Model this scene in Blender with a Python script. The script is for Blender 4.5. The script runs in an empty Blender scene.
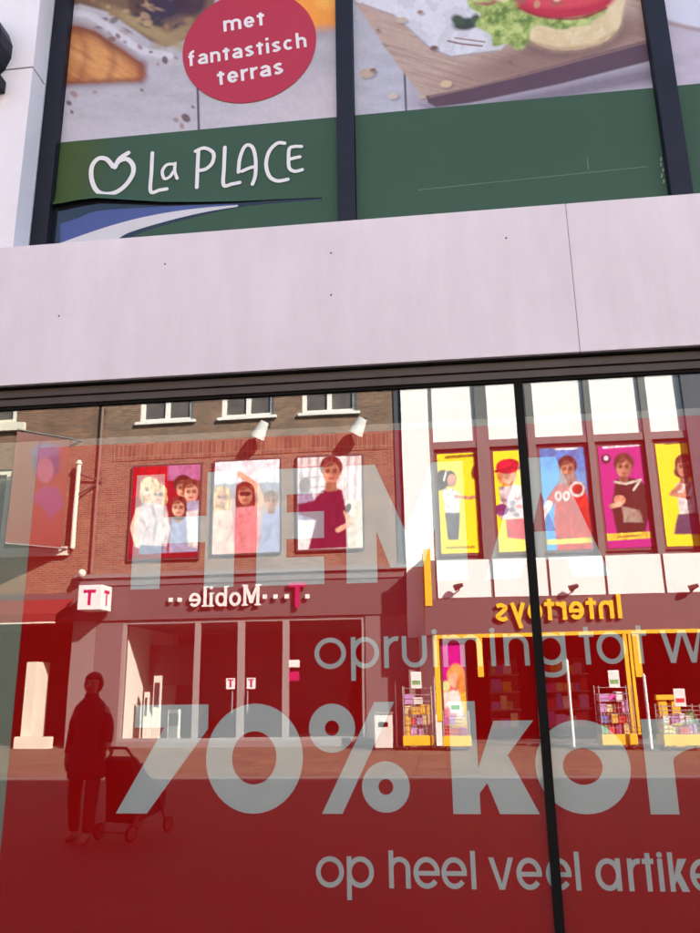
import bpy, bmesh, math, random
import numpy as np
from mathutils import Vector, Matrix

random.seed(7)
SC = bpy.context.scene
COL = SC.collection
R = math.radians

# ------------------------------------------------------------------ camera
FPX, PITCH, YAW, ROLL = 790.0, 0.2703, 0.1098, -0.0155     # focal length in photo pixels (700 x 933)
CAM = Vector((0.0, -4.4, 1.6))
cp, sp_, cy, sy, cr, sr = math.cos(PITCH), math.sin(PITCH), math.cos(YAW), math.sin(YAW), math.cos(ROLL), math.sin(ROLL)
fwd = Vector((-sy * cp, cy * cp, sp_))
rt = Vector((cy, sy, 0))
up = rt.cross(fwd)
c_r = rt * cr + up * sr
c_u = -rt * sr + up * cr
cd = bpy.data.cameras.new('camera')
cam = bpy.data.objects.new('camera', cd)
COL.objects.link(cam)
M = Matrix((c_r, c_u, -fwd)).transposed().to_4x4()
M.translation = CAM
cam.matrix_world = M
cd.sensor_fit = 'VERTICAL'
cd.sensor_height = 36.0
cd.lens = 36.0 * FPX / 933.0
cd.clip_start = 0.05
cd.clip_end = 2000
SC.camera = cam

# ------------------------------------------------------------------ sky, sun, exposure
SUN_DIR = Vector((1.2, 1.0, 1.0)).normalized()             # towards the sun: behind the store, to the right
world = bpy.data.worlds.new('World')
SC.world = world
world.use_nodes = True
wn = world.node_tree
for n in list(wn.nodes):
    wn.nodes.remove(n)
sky = wn.nodes.new('ShaderNodeTexSky')
sky.sky_type = 'NISHITA'
sky.sun_disc = False
sky.sun_elevation = math.asin(SUN_DIR.z)
sky.sun_rotation = math.atan2(SUN_DIR.x, SUN_DIR.y)
bg = wn.nodes.new('ShaderNodeBackground')
bg.inputs['Strength'].default_value = 0.08
wo = wn.nodes.new('ShaderNodeOutputWorld')
wn.links.new(sky.outputs[0], bg.inputs[0])
wn.links.new(bg.outputs[0], wo.inputs[0])
sd = bpy.data.lights.new('sun', 'SUN')
sd.energy = 5.0
sd.angle = R(0.53)
sd.color = (1.0, 0.94, 0.84)
sun = bpy.data.objects.new('sun', sd)
COL.objects.link(sun)
sun.rotation_euler = (-SUN_DIR).to_track_quat('-Z', 'Y').to_euler()
sun.location = (20, 15, 30)
SC.view_settings.view_transform = 'Standard'
SC.view_settings.look = 'None'
SC.view_settings.gamma = 1.0
SC.view_settings.exposure = 2.9
SC.cycles.max_bounces = 10
SC.cycles.transparent_max_bounces = 16
SC.cycles.glossy_bounces = 6

GLASS_Y = 0.10            # plane of the shop glass
STREET = 18.0             # distance glass to facades across the street
FAR_Y = GLASS_Y - STREET  # facade plane across the street


def ray(px, py):
    return (c_r * ((px - 350) / FPX) + c_u * ((466.5 - py) / FPX) + fwd)


def at(px, py, Y):
    """photo pixel -> (x, z) on the plane y = Y in front of the camera"""
    r = ray(px, py)
    t = (Y - CAM.y) / r.y
    return CAM.x + t * r.x, CAM.z + t * r.z


def far(px, py, out=0.0):
    """photo pixel of something mirrored in the shop glass -> (x, z); out = metres in front of the far facade"""
    return at(px, py, GLASS_Y + STREET - out)


# ------------------------------------------------------------------ helpers
def lin(c):
    c = np.asarray(c, dtype=float) / 255.0
    return np.where(c <= 0.04045, c / 12.92, ((c + 0.055) / 1.055) ** 2.4)


def tag(o, label=None, cat=None, group=None, kind=None):
    if label: o['label'] = label
    if cat: o['category'] = cat
    if group: o['group'] = group
    if kind: o['kind'] = kind
    return o


def empty(name, loc=(0, 0, 0), label=None, cat=None, group=None):
    o = bpy.data.objects.new(name, None)
    COL.objects.link(o)
    o.location = loc
    o.empty_display_size = 0.2
    return tag(o, label, cat, group)


class MB:
    """mesh collector in world coordinates"""
    def __init__(s):
        s.v, s.f = [], []

    def quad(s, *p):
        n = len(s.v)
        s.v += [tuple(q) for q in p]
        s.f.append(tuple(range(n, n + len(p))))
        return s

    def box(s, x0, x1, y0, y1, z0, z1):
        n = len(s.v)
        s.v += [(x0, y0, z0), (x1, y0, z0), (x1, y1, z0), (x0, y1, z0), (x0, y0, z1), (x1, y0, z1), (x1, y1, z1), (x0, y1, z1)]
        for q in ((0, 3, 2, 1), (4, 5, 6, 7), (0, 1, 5, 4), (1, 2, 6, 5), (2, 3, 7, 6), (3, 0, 4, 7)):
            s.f.append(tuple(n + k for k in q))
        return s

    def tube(s, a, b, r0, r1=None, n=10, cap=True):
        a, b = Vector(a), Vector(b)
        r1 = r0 if r1 is None else r1
        d = (b - a).normalized()
        q = d.orthogonal().normalized()
        w = d.cross(q)
        i = len(s.v)
        for c, r in ((a, r0), (b, r1)):
            for k in range(n):
                t = 2 * math.pi * k / n
                s.v.append(tuple(c + (q * math.cos(t) + w * math.sin(t)) * r))
        for k in range(n):
            s.f.append((i + k, i + (k + 1) % n, i + n + (k + 1) % n, i + n + k))
        if cap:
            s.f.append(tuple(i + k for k in reversed(range(n))))
            s.f.append(tuple(i + n + k for k in range(n)))
        return s

    def prism(s, pts, axis, a, b):
        """polygon pts (2D) extruded along axis from a to b; axis x -> pts are (y,z), y -> (x,z), z -> (x,y)"""
        def mk(p, t):
            return {'x': (t, p[0], p[1]), 'y': (p[0], t, p[1]), 'z': (p[0], p[1], t)}[axis]
        n = len(s.v)
        m = len(pts)
        s.v += [mk(p, a) for p in pts] + [mk(p, b) for p in pts]
        s.f.append(tuple(n + k for k in range(m)))
        s.f.append(tuple(n + m + k for k in reversed(range(m))))
        for k in range(m):
            s.f.append((n + k, n + m + k, n + m + (k + 1) % m, n + (k + 1) % m))
        return s

    def build(s, name, mat, parent=None, bevel=0.0, smooth=False, loc=None):
        me = bpy.data.meshes.new(name)
        me.from_pydata(s.v, [], s.f)
        bm = bmesh.new()
        bm.from_mesh(me)
        bmesh.ops.recalc_face_normals(bm, faces=bm.faces)
        if bevel:
            bmesh.ops.bevel(bm, geom=bm.edges[:], offset=bevel, segments=2, affect='EDGES', profile=0.7)
        bm.to_mesh(me)
        bm.free()
        if mat: me.materials.append(mat)
        if smooth:
            for p in me.polygons: p.use_smooth = True
        o = bpy.data.objects.new(name, me)
        COL.objects.link(o)
        if parent is not None:
            o.parent = parent
            if parent.type == 'EMPTY' and parent.parent is None:
                o.matrix_parent_inverse = Matrix.Translation(parent.location).inverted()
        elif loc is not None:
            me.transform(Matrix.Translation(-Vector(loc)))
            o.location = loc
        return o


def B(x0, x1, y0, y1, z0, z1):
    return MB().box(x0, x1, y0, y1, z0, z1)


# ------------------------------------------------------------------ materials
MATS = {}


def mat(name, col, rough=0.6, var=0.15, scale=3.0, bump=0.0, bscale=60.0, metal=0.0, spec=0.5, streak=0.0, emit=None):
    if name in MATS: return MATS[name]
    m = bpy.data.materials.new(name)
    m.use_nodes = True
    nt = m.node_tree
    b = nt.nodes['Principled BSDF']
    b.inputs['Roughness'].default_value = rough
    b.inputs['Metallic'].default_value = metal
    b.inputs['Specular IOR Level'].default_value = spec
    tc = nt.nodes.new('ShaderNodeTexCoord')
    nz = nt.nodes.new('ShaderNodeTexNoise')
    nz.inputs['Scale'].default_value = scale
    nz.inputs['Detail'].default_value = 7
    nz.inputs['Roughness'].default_value = 0.62
    nt.links.new(tc.outputs['Object'], nz.inputs['Vector'])
    rp = nt.nodes.new('ShaderNodeValToRGB')
    c = np.array(col[:3])
    rp.color_ramp.elements[0].position = 0.28
    rp.color_ramp.elements[1].position = 0.72
    rp.color_ramp.elements[0].color = (*(c * (1 - var)), 1)
    rp.color_ramp.elements[1].color = (*np.minimum(c * (1 + var), 1.0), 1)
    nt.links.new(nz.outputs['Fac'], rp.inputs['Fac'])
    out = rp.outputs['Color']
    if streak:
        mp = nt.nodes.new('ShaderNodeMapping')
        mp.inputs['Scale'].default_value = (2.4, 2.4, 0.5)
        nt.links.new(tc.outputs['Object'], mp.inputs['Vector'])
        n2 = nt.nodes.new('ShaderNodeTexNoise')
        n2.inputs['Scale'].default_value = 1.6
        n2.inputs['Detail'].default_value = 9
        n2.inputs['Roughness'].default_value = 0.7
        nt.links.new(mp.outputs[0], n2.inputs['Vector'])
        r2 = nt.nodes.new('ShaderNodeValToRGB')
        r2.color_ramp.elements[0].position = 0.35
        r2.color_ramp.elements[1].position = 0.6
        r2.color_ramp.elements[0].color = (1 - streak, 1 - streak * 1.05, 1 - streak * 1.1, 1)
        r2.color_ramp.elements[1].color = (1, 1, 1, 1)
        nt.links.new(n2.outputs['Fac'], r2.inputs['Fac'])
        mx = nt.nodes.new('ShaderNodeMix')
        mx.data_type = 'RGBA'
        mx.blend_type = 'MULTIPLY'
        mx.inputs['Factor'].default_value = 1.0
        nt.links.new(out, mx.inputs['A'])
        nt.links.new(r2.outputs['Color'], mx.inputs['B'])
        out = mx.outputs['Result']
    nt.links.new(out, b.inputs['Base Color'])
    if bump:
        n3 = nt.nodes.new('ShaderNodeTexNoise')
        n3.inputs['Scale'].default_value = bscale
        n3.inputs['Detail'].default_value = 5
        nt.links.new(tc.outputs['Object'], n3.inputs['Vector'])
        bp = nt.nodes.new('ShaderNodeBump')
        bp.inputs['Strength'].default_value = bump
        bp.inputs['Distance'].default_value = 0.01
        nt.links.new(n3.outputs['Fac'], bp.inputs['Height'])
        nt.links.new(bp.outputs['Normal'], b.inputs['Normal'])
    if emit:
        b.inputs['Emission Color'].default_value = (*emit[0], 1)
        b.inputs['Emission Strength'].default_value = emit[1]
    MATS[name] = m
    return m


def brick_mat(name, c1, c2, mortar, w, h, ms, axis='XZ', rough=0.85, bump=0.5, offset=0.5):
    m = bpy.data.materials.new(name)
    m.use_nodes = True
    nt = m.node_tree
    b = nt.nodes['Principled BSDF']
    b.inputs['Roughness'].default_value = rough
    tc = nt.nodes.new('ShaderNodeTexCoord')
    se = nt.nodes.new('ShaderNodeSeparateXYZ')
    co = nt.nodes.new('ShaderNodeCombineXYZ')
    nt.links.new(tc.outputs['Object'], se.inputs[0])
    nt.links.new(se.outputs[axis[0]], co.inputs['X'])
    nt.links.new(se.outputs[axis[1]], co.inputs['Y'])
    br = nt.nodes.new('ShaderNodeTexBrick')
    br.offset = offset
    br.inputs['Scale'].default_value = 1.0
    br.inputs['Brick Width'].default_value = w
    br.inputs['Row Height'].default_value = h
    br.inputs['Mortar Size'].default_value = ms
    br.inputs['Color1'].default_value = (*c1, 1)
    br.inputs['Color2'].default_value = (*c2, 1)
    br.inputs['Mortar'].default_value = (*mortar, 1)
    nt.links.new(co.outputs[0], br.inputs['Vector'])
    nz = nt.nodes.new('ShaderNodeTexNoise')
    nz.inputs['Scale'].default_value = 1.4
    nz.inputs['Detail'].default_value = 10
    nz.inputs['Roughness'].default_value = 0.75
    nt.links.new(tc.outputs['Object'], nz.inputs['Vector'])
    rp = nt.nodes.new('ShaderNodeValToRGB')
    rp.color_ramp.elements[0].position = 0.3
    rp.color_ramp.elements[1].position = 0.7
    rp.color_ramp.elements[0].color = (0.6, 0.58, 0.58, 1)
    rp.color_ramp.elements[1].color = (1.15, 1.12, 1.1, 1)
    nt.links.new(nz.outputs['Fac'], rp.inputs['Fac'])
    mx = nt.nodes.new('ShaderNodeMix')
    mx.data_type = 'RGBA'
    mx.blend_type = 'MULTIPLY'
    mx.inputs['Factor'].default_value = 1.0
    nt.links.new(br.outputs['Color'], mx.inputs['A'])
    nt.links.new(rp.outputs['Color'], mx.inputs['B'])
    nt.links.new(mx.outputs['Result'], b.inputs['Base Color'])
    bp = nt.nodes.new('ShaderNodeBump')
    bp.inputs['Strength'].default_value = bump
    bp.inputs['Distance'].default_value = 0.008
    bp.invert = True
    nt.links.new(br.outputs['Fac'], bp.inputs['Height'])
    nt.links.new(bp.outputs['Normal'], b.inputs['Normal'])
    return m


def glass_mat(name, ior, tint, wave=0.0):
    m = bpy.data.materials.new(name)
    m.use_nodes = True
    nt = m.node_tree
    for n in list(nt.nodes): nt.nodes.remove(n)
    out = nt.nodes.new('ShaderNodeOutputMaterial')
    mix = nt.nodes.new('ShaderNodeMixShader')
    tr = nt.nodes.new('ShaderNodeBsdfTransparent')
    gl = nt.nodes.new('ShaderNodeBsdfGlossy')
    fr = nt.nodes.new('ShaderNodeFresnel')
    tr.inputs[0].default_value = (*tint, 1)
    gl.inputs['Color'].default_value = (1, 1, 1, 1)
    gl.inputs['Roughness'].default_value = 0.0
    # the same index from both sides, so that a thin pane does not turn opaque at a slant
    ge = nt.nodes.new('ShaderNodeNewGeometry')
    im = nt.nodes.new('ShaderNodeMix')
    im.inputs['A'].default_value = ior
    im.inputs['B'].default_value = 1.0 / ior
    nt.links.new(ge.outputs['Backfacing'], im.inputs['Factor'])
    nt.links.new(im.outputs['Result'], fr.inputs['IOR'])
    nt.links.new(fr.outputs[0], mix.inputs[0])
    nt.links.new(tr.outputs[0], mix.inputs[1])
    nt.links.new(gl.outputs[0], mix.inputs[2])
    nt.links.new(mix.outputs[0], out.inputs[0])
    if wave:                                        # float glass is never quite flat
        tc = nt.nodes.new('ShaderNodeTexCoord')
        nz = nt.nodes.new('ShaderNodeTexNoise')
        nz.inputs['Scale'].default_value = 1.3
        nz.inputs['Detail'].default_value = 1.0
        nt.links.new(tc.outputs['Object'], nz.inputs['Vector'])
        bp = nt.nodes.new('ShaderNodeBump')
        bp.inputs['Strength'].default_value = 1.0
        bp.inputs['Distance'].default_value = wave
        nt.links.new(nz.outputs['Fac'], bp.inputs['Height'])
        nt.links.new(bp.outputs['Normal'], gl.inputs['Normal'])
    return m


def print_mat(name, rough=0.45, grain=0.05):
    """ink colours stored on the sheet, with a little paper grain"""
    if name in MATS: return MATS[name]
    m = bpy.data.materials.new(name)
    m.use_nodes = True
    nt = m.node_tree
    b = nt.nodes['Principled BSDF']
    b.inputs['Roughness'].default_value = rough
    b.inputs['Specular IOR Level'].default_value = 0.3
    vc = nt.nodes.new('ShaderNodeVertexColor')
    vc.layer_name = 'ink'
    tc = nt.nodes.new('ShaderNodeTexCoord')
    nz = nt.nodes.new('ShaderNodeTexNoise')
    nz.inputs['Scale'].default_value = 25
    nz.inputs['Detail'].default_value = 4
    nt.links.new(tc.outputs['Object'], nz.inputs['Vector'])
    rp = nt.nodes.new('ShaderNodeValToRGB')
    rp.color_ramp.elements[0].color = (1 - grain, 1 - grain, 1 - grain, 1)
    rp.color_ramp.elements[1].color = (1 + grain, 1 + grain, 1 + grain, 1)
    nt.links.new(nz.outputs['Fac'], rp.inputs['Fac'])
    mx = nt.nodes.new('ShaderNodeMix')
    mx.data_type = 'RGBA'
    mx.blend_type = 'MULTIPLY'
    mx.inputs['Factor'].default_value = 1.0
    nt.links.new(vc.outputs['Color'], mx.inputs['A'])
    nt.links.new(rp.outputs['Color'], mx.inputs['B'])
    nt.links.new(mx.outputs['Result'], b.inputs['Base Color'])
    MATS[name] = m
    return m


concrete = mat('white_concrete', (0.70, 0.635, 0.672), 0.8, 0.07, 0.8, 0.08, 90, streak=0.075)
concrete2 = mat('white_wall_panel', (0.76, 0.735, 0.765), 0.7, 0.03, 1.2, 0.15, 70, streak=0.03)
frame_black = mat('black_aluminium', (0.012, 0.013, 0.022), 0.45, 0.2, 8, spec=0.2)
frame_bronze = mat('bronze_aluminium', (0.055, 0.045, 0.044), 0.45, 0.2, 5, spec=0.3)
gasket = mat('rubber_gasket', (0.006, 0.005, 0.005), 0.7, 0.2, 9, spec=0.12)
silver = mat('pale_aluminium', (0.55, 0.57, 0.60), 0.4, 0.1, 6)
red_film_m = mat('red_film', (0.315, 0.0035, 0.0035), 0.9, 0.06, 0.7, 0.0, 5, spec=0.0)
pale_film = mat('pale_film', (0.415, 0.46, 0.45), 0.9, 0.05, 1.1, spec=0.0)
dark_room = mat('dark_interior', (0.06, 0.06, 0.055), 0.8, 0.2, 2)
room_grey = mat('grey_interior', (0.18, 0.175, 0.15), 0.8, 0.2, 2)
shop_glass = glass_mat('shop_glass', 1.8, (0.985, 0.99, 0.985), wave=0.0004)
far_glass = glass_mat('far_glass', 1.45, (0.985, 0.985, 0.98))
far_pane = mat('sky_grey_pane', (0.11, 0.095, 0.085), 0.25, 0.3, 2.5)  # grey in the pane colour stands in for reflected sky
dark_pane = mat('dark_upper_pane', (0.012, 0.013, 0.018), 0.12, 0.2, 3)

paving = brick_mat('street_paving_shaded', (0.044, 0.032, 0.026), (0.030, 0.024, 0.021), (0.015, 0.013, 0.012), 0.21, 0.105, 0.008, 'XY', 0.85, 0.5)  # near street darkened to deepen the store's shade; slabs stop near its edge
slab = brick_mat('pavement_slabs', (0.165, 0.112, 0.064), (0.12, 0.084, 0.052), (0.045, 0.036, 0.026), 0.6, 0.6, 0.012, 'XY', 0.85, 0.4, 0.0)
brick = brick_mat('brown_brick', (0.27, 0.145, 0.082), (0.13, 0.075, 0.052), (0.28, 0.23, 0.175), 0.22, 0.065, 0.010)
brick_b = brick_mat('orange_brick', (0.27, 0.12, 0.058), (0.13, 0.066, 0.042), (0.27, 0.215, 0.165), 0.22, 0.065, 0.010)
white_paint = mat('white_paint', (0.78, 0.77, 0.72), 0.45, 0.05, 3)
cream_paint = mat('cream_paint', (0.68, 0.64, 0.52), 0.5, 0.06, 3)
shop_white = mat('white_cladding', (0.88, 0.87, 0.84), 0.4, 0.03, 2)
pier_slate = mat('slate_cladding', (0.05, 0.055, 0.075), 0.6, 0.2, 3)
fascia_grey = mat('taupe_fascia', (0.098, 0.078, 0.078), 0.5, 0.06, 2)
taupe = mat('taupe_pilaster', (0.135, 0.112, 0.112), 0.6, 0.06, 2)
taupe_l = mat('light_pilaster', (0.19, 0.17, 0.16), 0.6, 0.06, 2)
shop_frame = mat('grey_shop_frame', (0.26, 0.245, 0.235), 0.4, 0.08, 5)
mull_grey = mat('grey_mullion', (0.13, 0.13, 0.125), 0.5, 0.1, 5)
yellow = mat('yellow_paint', (0.80, 0.50, 0.03), 0.4, 0.08, 3)
yellow_letter = mat('yellow_sign_face', (0.85, 0.55, 0.03), 0.35, 0.05, 3)
magenta = mat('magenta_paint', (0.45, 0.012, 0.10), 0.4, 0.08, 3)
letter_white = mat('white_sign_letter', (0.8, 0.8, 0.78), 0.35, 0.03, 3)
awning_red = mat('red_awning', (0.17, 0.014, 0.012), 0.8, 0.12, 4)
metal_dark = mat('dark_metal', (0.05, 0.05, 0.052), 0.45, 0.2, 8)
wire_m = mat('chrome_wire', (0.5, 0.5, 0.5), 0.3, 0.1, 8, metal=0.6)
coat = mat('dark_coat', (0.012, 0.012, 0.015), 0.9, 0.2, 14, 0.3, 60)
trouser = mat('dark_trousers', (0.016, 0.017, 0.022), 0.9, 0.2, 14, 0.3, 60)
skin = mat('skin', (0.32, 0.18, 0.12), 0.6, 0.1, 12)
hair = mat('dark_hair', (0.02, 0.014, 0.01), 0.7, 0.3, 40)
green_film = mat('green_film', (0.040, 0.088, 0.056), 0.6, 0.06, 1.2, 0.05, 12, spec=0.2)
blue_print = mat('blue_print', (0.04, 0.07, 0.24), 0.5, 0.12, 3)
white_print = mat('white_print', (0.55, 0.55, 0.57), 0.5, 0.06, 3)
def green_olive():
    m = green_film.copy(); m.name = 'green_film_olive_end'
    nt = m.node_tree; b = nt.nodes['Principled BSDF']
    src = b.inputs['Base Color'].links[0].from_socket
    tc = nt.nodes.new('ShaderNodeTexCoord'); se = nt.nodes.new('ShaderNodeSeparateXYZ'); mr = nt.nodes.new('ShaderNodeMapRange'); mx = nt.nodes.new('ShaderNodeMix')
    mx.data_type = 'RGBA'; mr.interpolation_type = 'SMOOTHSTEP'
    mr.inputs['From Min'].default_value = -2.5; mr.inputs['From Max'].default_value = -2.12
    nt.links.new(tc.outputs['Object'], se.inputs[0]); nt.links.new(se.outputs['X'], mr.inputs['Value']); nt.links.new(mr.outputs[0], mx.inputs['Factor'])
    mx.inputs['A'].default_value = (0.050, 0.088, 0.022, 1); nt.links.new(src, mx.inputs['B']); nt.links.new(mx.outputs['Result'], b.inputs['Base Color'])
    return m


badge_red = mat('raspberry_badge', (0.40, 0.016, 0.05), 0.7, 0.04, 2)
lettering_white = mat('white_vinyl_letter', (0.70, 0.70, 0.70), 0.5, 0.03, 3)


# ------------------------------------------------------------------ lettering: strokes -> solid letters
def arcp(cx, cy_, rx, ry, a0, a1, n=28):
    return [(cx + rx * math.cos(R(a0 + (a1 - a0) * k / n)), cy_ + ry * math.sin(R(a0 + (a1 - a0) * k / n))) for k in range(n + 1)]


def spline(pts, n=8):
    P = [pts[0]] + list(pts) + [pts[-1]]
    out = []
    for i in range(1, len(P) - 2):
        p0, p1, p2, p3 = P[i - 1], P[i], P[i + 1], P[i + 2]
        for k in range(n):
            t = k / n
            out.append(tuple(0.5 * ((2 * b) + (-a + c) * t + (2 * a - 5 * b + 4 * c - d) * t * t + (-a + 3 * b - 3 * c + d) * t ** 3)
                             for a, b, c, d in zip(p0, p1, p2, p3)))
    out.append(tuple(pts[-1]))
    return out


def glyph(ch, W, X, s, A=1.45, D=0.38, serif=False, two_storey=False):
    """strokes of one letter: list of ('s', points, closed, width) and ('p', polygon); W wide, X x-height (caps: full height)"""
    h = s / 2
    A, D = A * X, D * X
    S, P = [], []
    def ln(*p, w=None): S.append(('s', list(p), False, w or s))
    def el(cx, cyy, rx, ry, w=None): S.append(('s', arcp(cx, cyy, rx, ry, 0, 360, 40)[:-1], True, w or s))
    def ar(cx, cyy, rx, ry, a0, a1): S.append(('s', arcp(cx, cyy, rx, ry, a0, a1), False, s))
    rx, ry = W / 2 - h, X / 2 - h
    c = ch
    if c == 'o': el(W / 2, X / 2, rx, ry)
    elif c == 'a' and not two_storey: el(W / 2, X / 2, rx, ry); ln((W - h, 0), (W - h, X))
    elif c == 'a':
        ln((W - h, 0), (W - h, X * 0.62)); ar(W / 2, X * 0.62, rx, X * 0.38 - h, 0, 150)
        S.append(('s', [(W - h, X * 0.56)] + arcp(W * 0.42, X * 0.29, W * 0.42 - h, X * 0.29 - h, 90, 270, 20) + [(W - h, X * 0.1)], False, s))
    elif c == 'p': el(W / 2, X / 2, rx, ry); ln((h, -D), (h, X))
    elif c == 'b': el(W / 2, X / 2, rx, ry); ln((h, 0), (h, A))
    elif c == 'g':
        el(W / 2, X / 2, rx, ry)
        S.append(('s', [(W - h, X)] + arcp(W / 2, -D * 0.25, rx, D * 0.75 - h, 0, -150), False, s))
    elif c == 'r': ln((h, 0), (h, X)); ar(h + W * 0.75, X * 0.55, W * 0.75, X * 0.45 - h, 180, 80)
    elif c == 'u':
        S.append(('s', [(h, X)] + arcp(W / 2, rx + h, rx, rx, 180, 360) + [(W - h, X)], False, s))
    elif c == 'n': ln((h, 0), (h, X)); S.append(('s', arcp(W / 2, X - rx - h, rx, rx, 180, 0) + [(W - h, 0)], False, s))
    elif c == 'm':
        q = (W - s) / 2; r = q / 2
        ln((h, 0), (h, X))
        for k in (0, 1):
            S.append(('s', arcp(h + q * k + r, X - r - h, r, r, 180, 0) + [(h + q * (k + 1), 0)], False, s))
    elif c == 'i': ln((W / 2, 0), (W / 2, X)); P.append(('p', arcp(W / 2, A * 0.93, h * 1.15, h * 1.15, 0, 360, 16)[:-1]))
    elif c == 'l': ln((W / 2, 0), (W / 2, A))
    elif c == 't': ln((W * 0.5, 0), (W * 0.5, X * 1.17)); ln((0, X - h), (W, X - h))
    elif c == 'f':
        S.append(('s', [(W * 0.38, 0), (W * 0.38, A - W * 0.55)] + arcp(W * 0.38 + W * 0.5, A - W * 0.55, W * 0.5, W * 0.55 - h, 180, 90), False, s)); ln((0, X - h), (W * 0.85, X - h))
    elif c == 'e':
        S.append(('s', [(W - h * 0.06, X * 0.485), (h * 1.2, X * 0.485)], False, s * 0.9))
        ar(W / 2, X / 2, rx, ry, 0, 322)
    elif c == 'c': ar(W / 2, X / 2, rx, ry, 45, 315)
    elif c == 'h': ln((h, 0), (h, A)); S.append(('s', arcp(W / 2, X - rx - h, rx, rx, 180, 0) + [(W - h, 0)], False, s))
    elif c == 'v': P.append(('p', [(0, X), (s * 1.08, X), (W / 2, s * 1.15), (W / 2 + s * 0.55, 0), (W / 2 - s * 0.55, 0)])); P.append(('p', [(W - s * 1.08, X), (W, X), (W / 2 + s * 0.55, 0), (W / 2 - s * 0.5, 0.0), (W / 2, s * 1.15)]))
    elif c == 'w':
        q = W / 2
        for o_ in (0, q):
            P.append(('p', [(o_, X), (o_ + s * 1.05, X), (o_ + q / 2 + s * 0.5, 0), (o_ + q / 2 - s * 0.5, 0)]))
            P.append(('p', [(o_ + q - s * 0.5, X), (o_ + q + s * (0.5 if o_ == 0 else 0), X), (o_ + q / 2 + s * 0.5, 0), (o_ + q / 2 - s * 0.5, 0)]))
    elif c == 'y': ln((h * 0.9, X), (W * 0.52, 0)); ln((W - h * 0.9, X), (W * 0.34, -D))
    elif c == 'k':
        ln((h, 0), (h, A))
        P.append(('p', [(s, X * 0.42), (W * 0.62, X), (W, X), (s, X * 0.16)] if s < W * 0.2 else [(s * 0.98, X * 0.47), (W * 0.53, X), (W, X), (s * 0.98, X * 0.21)]))
        q = s * 1.25
        P.append(('p', [(s + W * 0.06, X * 0.42), (s + W * 0.06 + q * 0.75, X * 0.62), (W, 0), (W - q * 1.15, 0)]))
    elif c == 's':
        S.append(('s', spline([(W - h, X * 0.80), (W * 0.55, X - h), (h * 1.2, X * 0.74), (W * 0.5, X * 0.5), (W - h * 1.1, X * 0.27), (W * 0.45, h), (h * 0.8, X * 0.2)], 6), False, s))
    elif c == 'H': ln((h, 0), (h, X)); ln((W - h, 0), (W - h, X)); ln((s, X * 0.5), (W - s, X * 0.5), w=s * 0.9)
    elif c == 'E':
        ln((h, 0), (h, X))
        for z in (h * 0.9, X * 0.5, X - h * 0.9): ln((s, z), (W, z), w=s * 0.9)
    elif c == 'M':
        ln((h, 0), (h, X)); ln((W - h, 0), (W - h, X))
        P.append(('p', [(s, X), (s * 0.2, X), (W / 2 - s * 0.52, X * 0.12), (W / 2, X * 0.12), (W / 2, X * 0.42)]))
        P.append(('p', [(W - s * 0.2, X), (W - s, X), (W / 2, X * 0.42), (W / 2, X * 0.12), (W / 2 + s * 0.52, X * 0.12)]))
    elif c == 'A':
        P.append(('p', [(0, 0), (s * 1.06, 0), (W / 2 + s * 0.1, X * 0.80), (W / 2 - s * 0.1 + s * 0.62, X), (W / 2 - s * 0.52, X)]))
        P.append(('p', [(W, 0), (W - s * 1.06, 0), (W / 2 - s * 0.1, X * 0.80), (W / 2 - s * 0.52, X), (W / 2 + s * 0.52, X)]))
        ln((W * 0.25, X * 0.26), (W * 0.75, X * 0.26), w=s * 0.85)
    elif c == 'I': ln((h, 0), (h, X))
    elif c == 'T': ln((W / 2, 0), (W / 2, X)); ln((0, X - h), (W, X - h))
    elif c == '7':
        P.append(('p', [(W * 0.16, X), (W, X), (W, X - s * 0.83), (W * 0.16, X - s * 0.83)]))
        P.append(('p', [(0, 0), (s * 1.2, 0), (W, X - s * 0.9), (W, X), (W * 0.55, X * 0.86)]))
    elif c == '0': el(W / 2, X / 2, W / 2 - h, X / 2 - h)
    elif c == '%':
        q = W * 0.235; t = s * 0.6
        S.append(('s', arcp(q, X - X * 0.235, q - t / 2, X * 0.225 - t / 2, 0, 360, 32)[:-1], True, t))
        S.append(('s', arcp(W - q, X * 0.235, q - t / 2, X * 0.225 - t / 2, 0, 360, 32)[:-1], True, t))
        P.append(('p', [(W * 0.13, 0), (W * 0.13 + t * 1.25, 0), (W * 0.87, X), (W * 0.87 - t * 1.25, X)]))
    if serif:                                     # slab feet for the serifed shop sign
        e = s * 0.6; w2 = s * 0.55
        for x, z in {'l': [(W / 2, w2 / 2)], 'i': [(W / 2, w2 / 2)], 'M': [(h, w2 / 2), (W - h, w2 / 2), (h, X - w2 / 2), (W - h, X - w2 / 2)],
                     'b': [], 'T': [(W / 2, w2 / 2)]}.get(c, []):
            ln((x - h - e, z), (x + h + e, z), w=w2)
        if c in 'lbi': ln((W / 2 - h - e if c != 'b' else -e, (A if c != 'i' else X) - w2 / 2), (W / 2 if c != 'b' else h, (A if c != 'i' else X) - w2 / 2), w=w2)
    return S + P


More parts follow.
